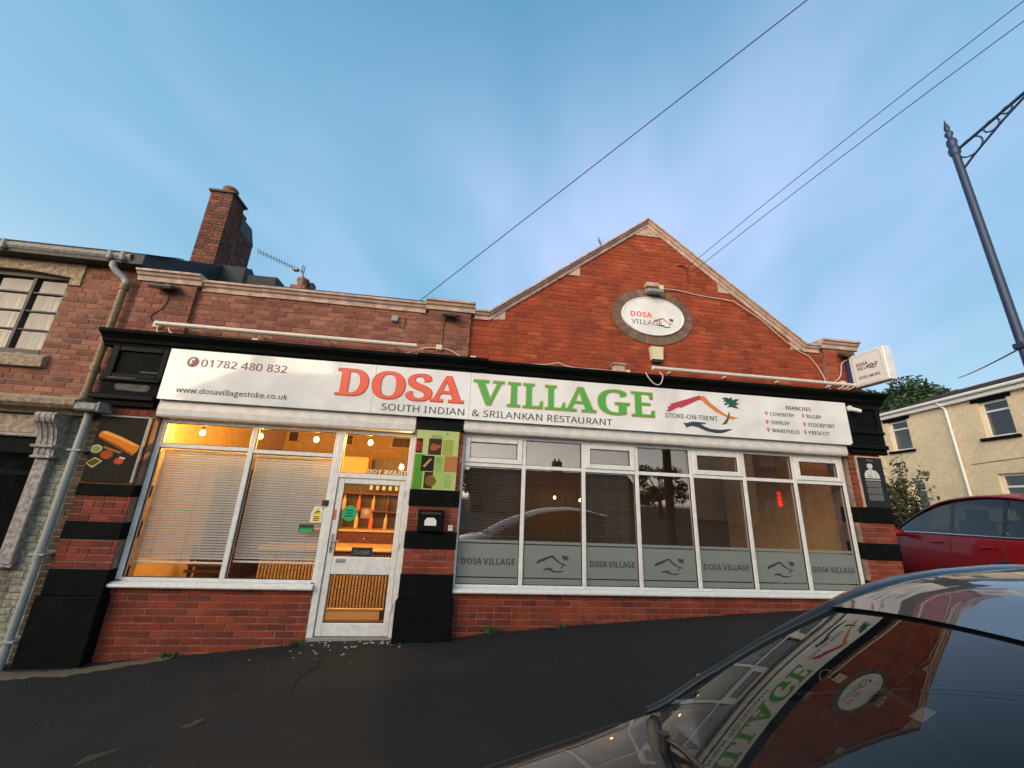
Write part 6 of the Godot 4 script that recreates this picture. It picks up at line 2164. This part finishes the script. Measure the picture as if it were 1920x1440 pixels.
func build_small_things() -> void:
	var gz := -0.0195
	var g := thing("round_sticker", "round green rating sticker on the door glass", "sticker", "stickers on the shop entrance", V(-1.377, 1.428, gz))
	part("disc", MB.new().lathe([Vector2(0.0, 0.0015), Vector2(0.096, 0.0015), Vector2(0.096, 0.0)], Vector3.ZERO, 32), M.sticker_green, g).rotation.x = PI / 2
	for q in [[0.035, 0.05], [0.0, 0.04], [-0.035, 0.055]]:
		part("print_line", bx(-q[1], q[1], q[0] - 0.008, q[0] + 0.008, 0.0015, 0.0025, 0.0), M.logo_green, g)
	var o := sticker("square_sticker", M.sticker_orange, -1.232, -1.095, 1.372, 1.498, gz, "square orange sticker on the door glass")
	part("disc", MB.new().lathe([Vector2(0.0, 0.001), Vector2(0.035, 0.001), Vector2(0.035, 0.0)], Vector3.ZERO, 20), M.gold_frame, o, V(0.0, 0.015, 0.0015)).rotation.x = PI / 2
	sticker("red_sticker", M.sticker_red, -1.566, -1.53, 1.34, 1.468, 0.0055, "narrow red sticker on the white door stile")
	var wn := thing("warning_sticker", "white camera-warning sticker with yellow triangle on the window beside the door", "sticker", "stickers on the shop entrance", V(-1.775, 1.40, gz))
	shape2d("sheet", [-0.075, -0.1, 0.075, -0.1, 0.075, 0.02, 0.04, 0.1, -0.04, 0.1, -0.075, 0.02], 0.0, 0.0015, M.sticker_white, wn)
	shape2d("triangle", [-0.06, -0.005, 0.06, -0.005, 0.0, 0.09], 0.0015, 0.001, M.sticker_yellow, wn)
	shape2d("camera_symbol", [-0.025, 0.012, 0.03, 0.03, 0.02, 0.045, -0.025, 0.03], 0.0025, 0.001, M.letter_dark, wn)
	part("notice", bx(-0.045, 0.045, -0.09, -0.015, 0.0015, 0.0025, 0.0), M.sticker_yellow, wn)
	for k in 3: part("print_line", bx(-0.035, 0.03, -0.08 + k * 0.022, -0.07 + k * 0.022, 0.0025, 0.0035, 0.0), M.letter_dark, wn)
	var hy := sticker("hygiene_sticker", M.sticker_dark_green, -1.97, -1.785, 1.175, 1.275, gz, "green and black rating sticker low on the window beside the door")
	part("print_line", bx(-0.08, 0.08, 0.008, 0.042, 0.0015, 0.0025, 0.0), M.letter_dark, hy)
	part("print_line", bx(-0.075, 0.075, -0.042, -0.005, 0.0015, 0.0025, 0.0), M.sticker_green, hy)
	var cs := thing("closed_sign", "small black closed sign hanging inside the door glass", "sign", "", V(-1.155, 0.965, -0.04))
	part("board", bx(-0.13, 0.13, -0.05, 0.05, 0.0, 0.008, 0.003), M.black_plastic, cs)
	lettering("CLOSED", F_SANS_B, -0.1, 0.1, -0.03, 0.012, 0.0082, M.grey_plastic, cs, 0.001)
	part("chain", MB.new().tube([V(-0.12, 0.05, 0.004), V(0, 0.16, 0.004), V(0.12, 0.05, 0.004)], 0.002, 4), M.grey_plastic, cs)
	part("hook", MB.new().tube([V(0, 0.16, 0.0), V(0, 0.16, 0.016)], 0.008, 8), M.white_plastic, cs)
	# dark box with a white house shape on the middle pier, and a bell push
	var nb := thing("letter_box", "black wall letter box with a white house-shaped label on the middle pier", "letter box", "", V(-0.31, 1.385, 0.112))
	part("box", bx(-0.165, 0.165, -0.135, 0.13, 0.0, 0.09, 0.012), M.black_gloss, nb)
	shape2d("label", [-0.075, -0.06, 0.075, -0.06, 0.075, 0.0, 0.045, 0.035, -0.045, 0.035, -0.075, 0.0], 0.0905, 0.002, M.sticker_white, nb)
	part("flap", bx(-0.13, 0.13, 0.075, 0.105, 0.09, 0.096, 0.003), M.black_plastic, nb)
	var db := thing("bell_push", "small white bell push beside the letter box", "bell", "", V(-0.052, 1.297, 0.112))
	part("case", bx(-0.03, 0.03, -0.035, 0.035, 0.0, 0.02, 0.006), M.sticker_white, db)
	part("button", MB.new().tube([V(0, 0.01, 0.018), V(0, 0.01, 0.025)], 0.012, 12), M.grey_plastic, db)
	var bl := thing("lock_box", "small dark box on the door frame edge above the warning sticker", "box", "", V(-1.685, 1.545, 0.004))
	part("case", bx(-0.04, 0.04, -0.035, 0.035, 0.0, 0.03, 0.004), M.black_plastic, bl)
	# lettering on the glass above the door, seen from behind
	var ft := thing("glass_lettering", "white lettering on the fanlight over the door, reversed from outside", "lettering", "", V(-0.965, 1.965, -0.0285))
	var lt := lettering("THANK YOU", F_SERIF_B, -0.26, 0.26, -0.02, 0.035, 0.0, M.sticker_white, ft, 0.001)
	ft.rotation.y = PI
	# plaster flakes on the pavement outside the door
	var fm := MB.new()
	for i in 50:
		var x := -1.15 + rng.randfn() * 0.4
		var z := 0.06 + absf(rng.randfn()) * 0.22
		if i < 14:
			x = -0.78 + rng.randfn() * 0.06
			z = 0.1 + rng.randfn() * 0.03
		var s := rng.randf_range(0.005, 0.021)
		var y := ground_y(x, z) + 0.006
		var p: Array[Vector3] = []
		for k in 5:
			var a := TAU * k / 5.0 + rng.randf() * 0.6
			p.append(V(x + cos(a) * s * rng.randf_range(0.6, 1.3), y, z + sin(a) * s * rng.randf_range(0.6, 1.3)))
		for k in 5:
			fm.otri(V(x, y + 0.007, z), p[k], p[(k + 1) % 5], V(x, y - 0.1, z))
	var fl := solid("plaster_flakes", fm, M.flake, "pale plaster flakes scattered on the tarmac outside the door", "debris")
	fl.set_meta("kind", "stuff")
	# grit and a few stones across the pavement
	var gm := MB.new()
	for i in 70:
		var x := rng.randf_range(-4.5, 5.5)
		var z := rng.randf_range(0.05, 3.3)
		var s := rng.randf_range(0.0015, 0.0045)
		var y := ground_y(x, z) + 0.004
		gm.box(V(x - s, y - s, z - s), V(x + s, y + s * 0.8, z + s * 0.8))
	var gr := solid("grit", gm, M.kerb, "fine pale grit scattered over the tarmac pavement", "debris")
	gr.set_meta("kind", "stuff")
	# slip of paper behind the windscreen
	var pp := thing("paper_slip", "pale paper slip on the windscreen of the black car", "paper")
	var gq := []
	for j in 3:
		var row := PackedVector3Array()
		for i in 3: row.append(V(-0.35, ground_y(1.2, 4.55) - 0.12, 4.55) + windscreen_point(PAPER.x + 0.022 * i, PAPER.y + 0.026 * j) - V(-0.42, 0.9, 0) * 0.012)
		gq.append(row)
	part("sheet", MB.new().grid(gq), M.slat_brown, pp)


const PAPER := Vector2(-0.06, 0.56)
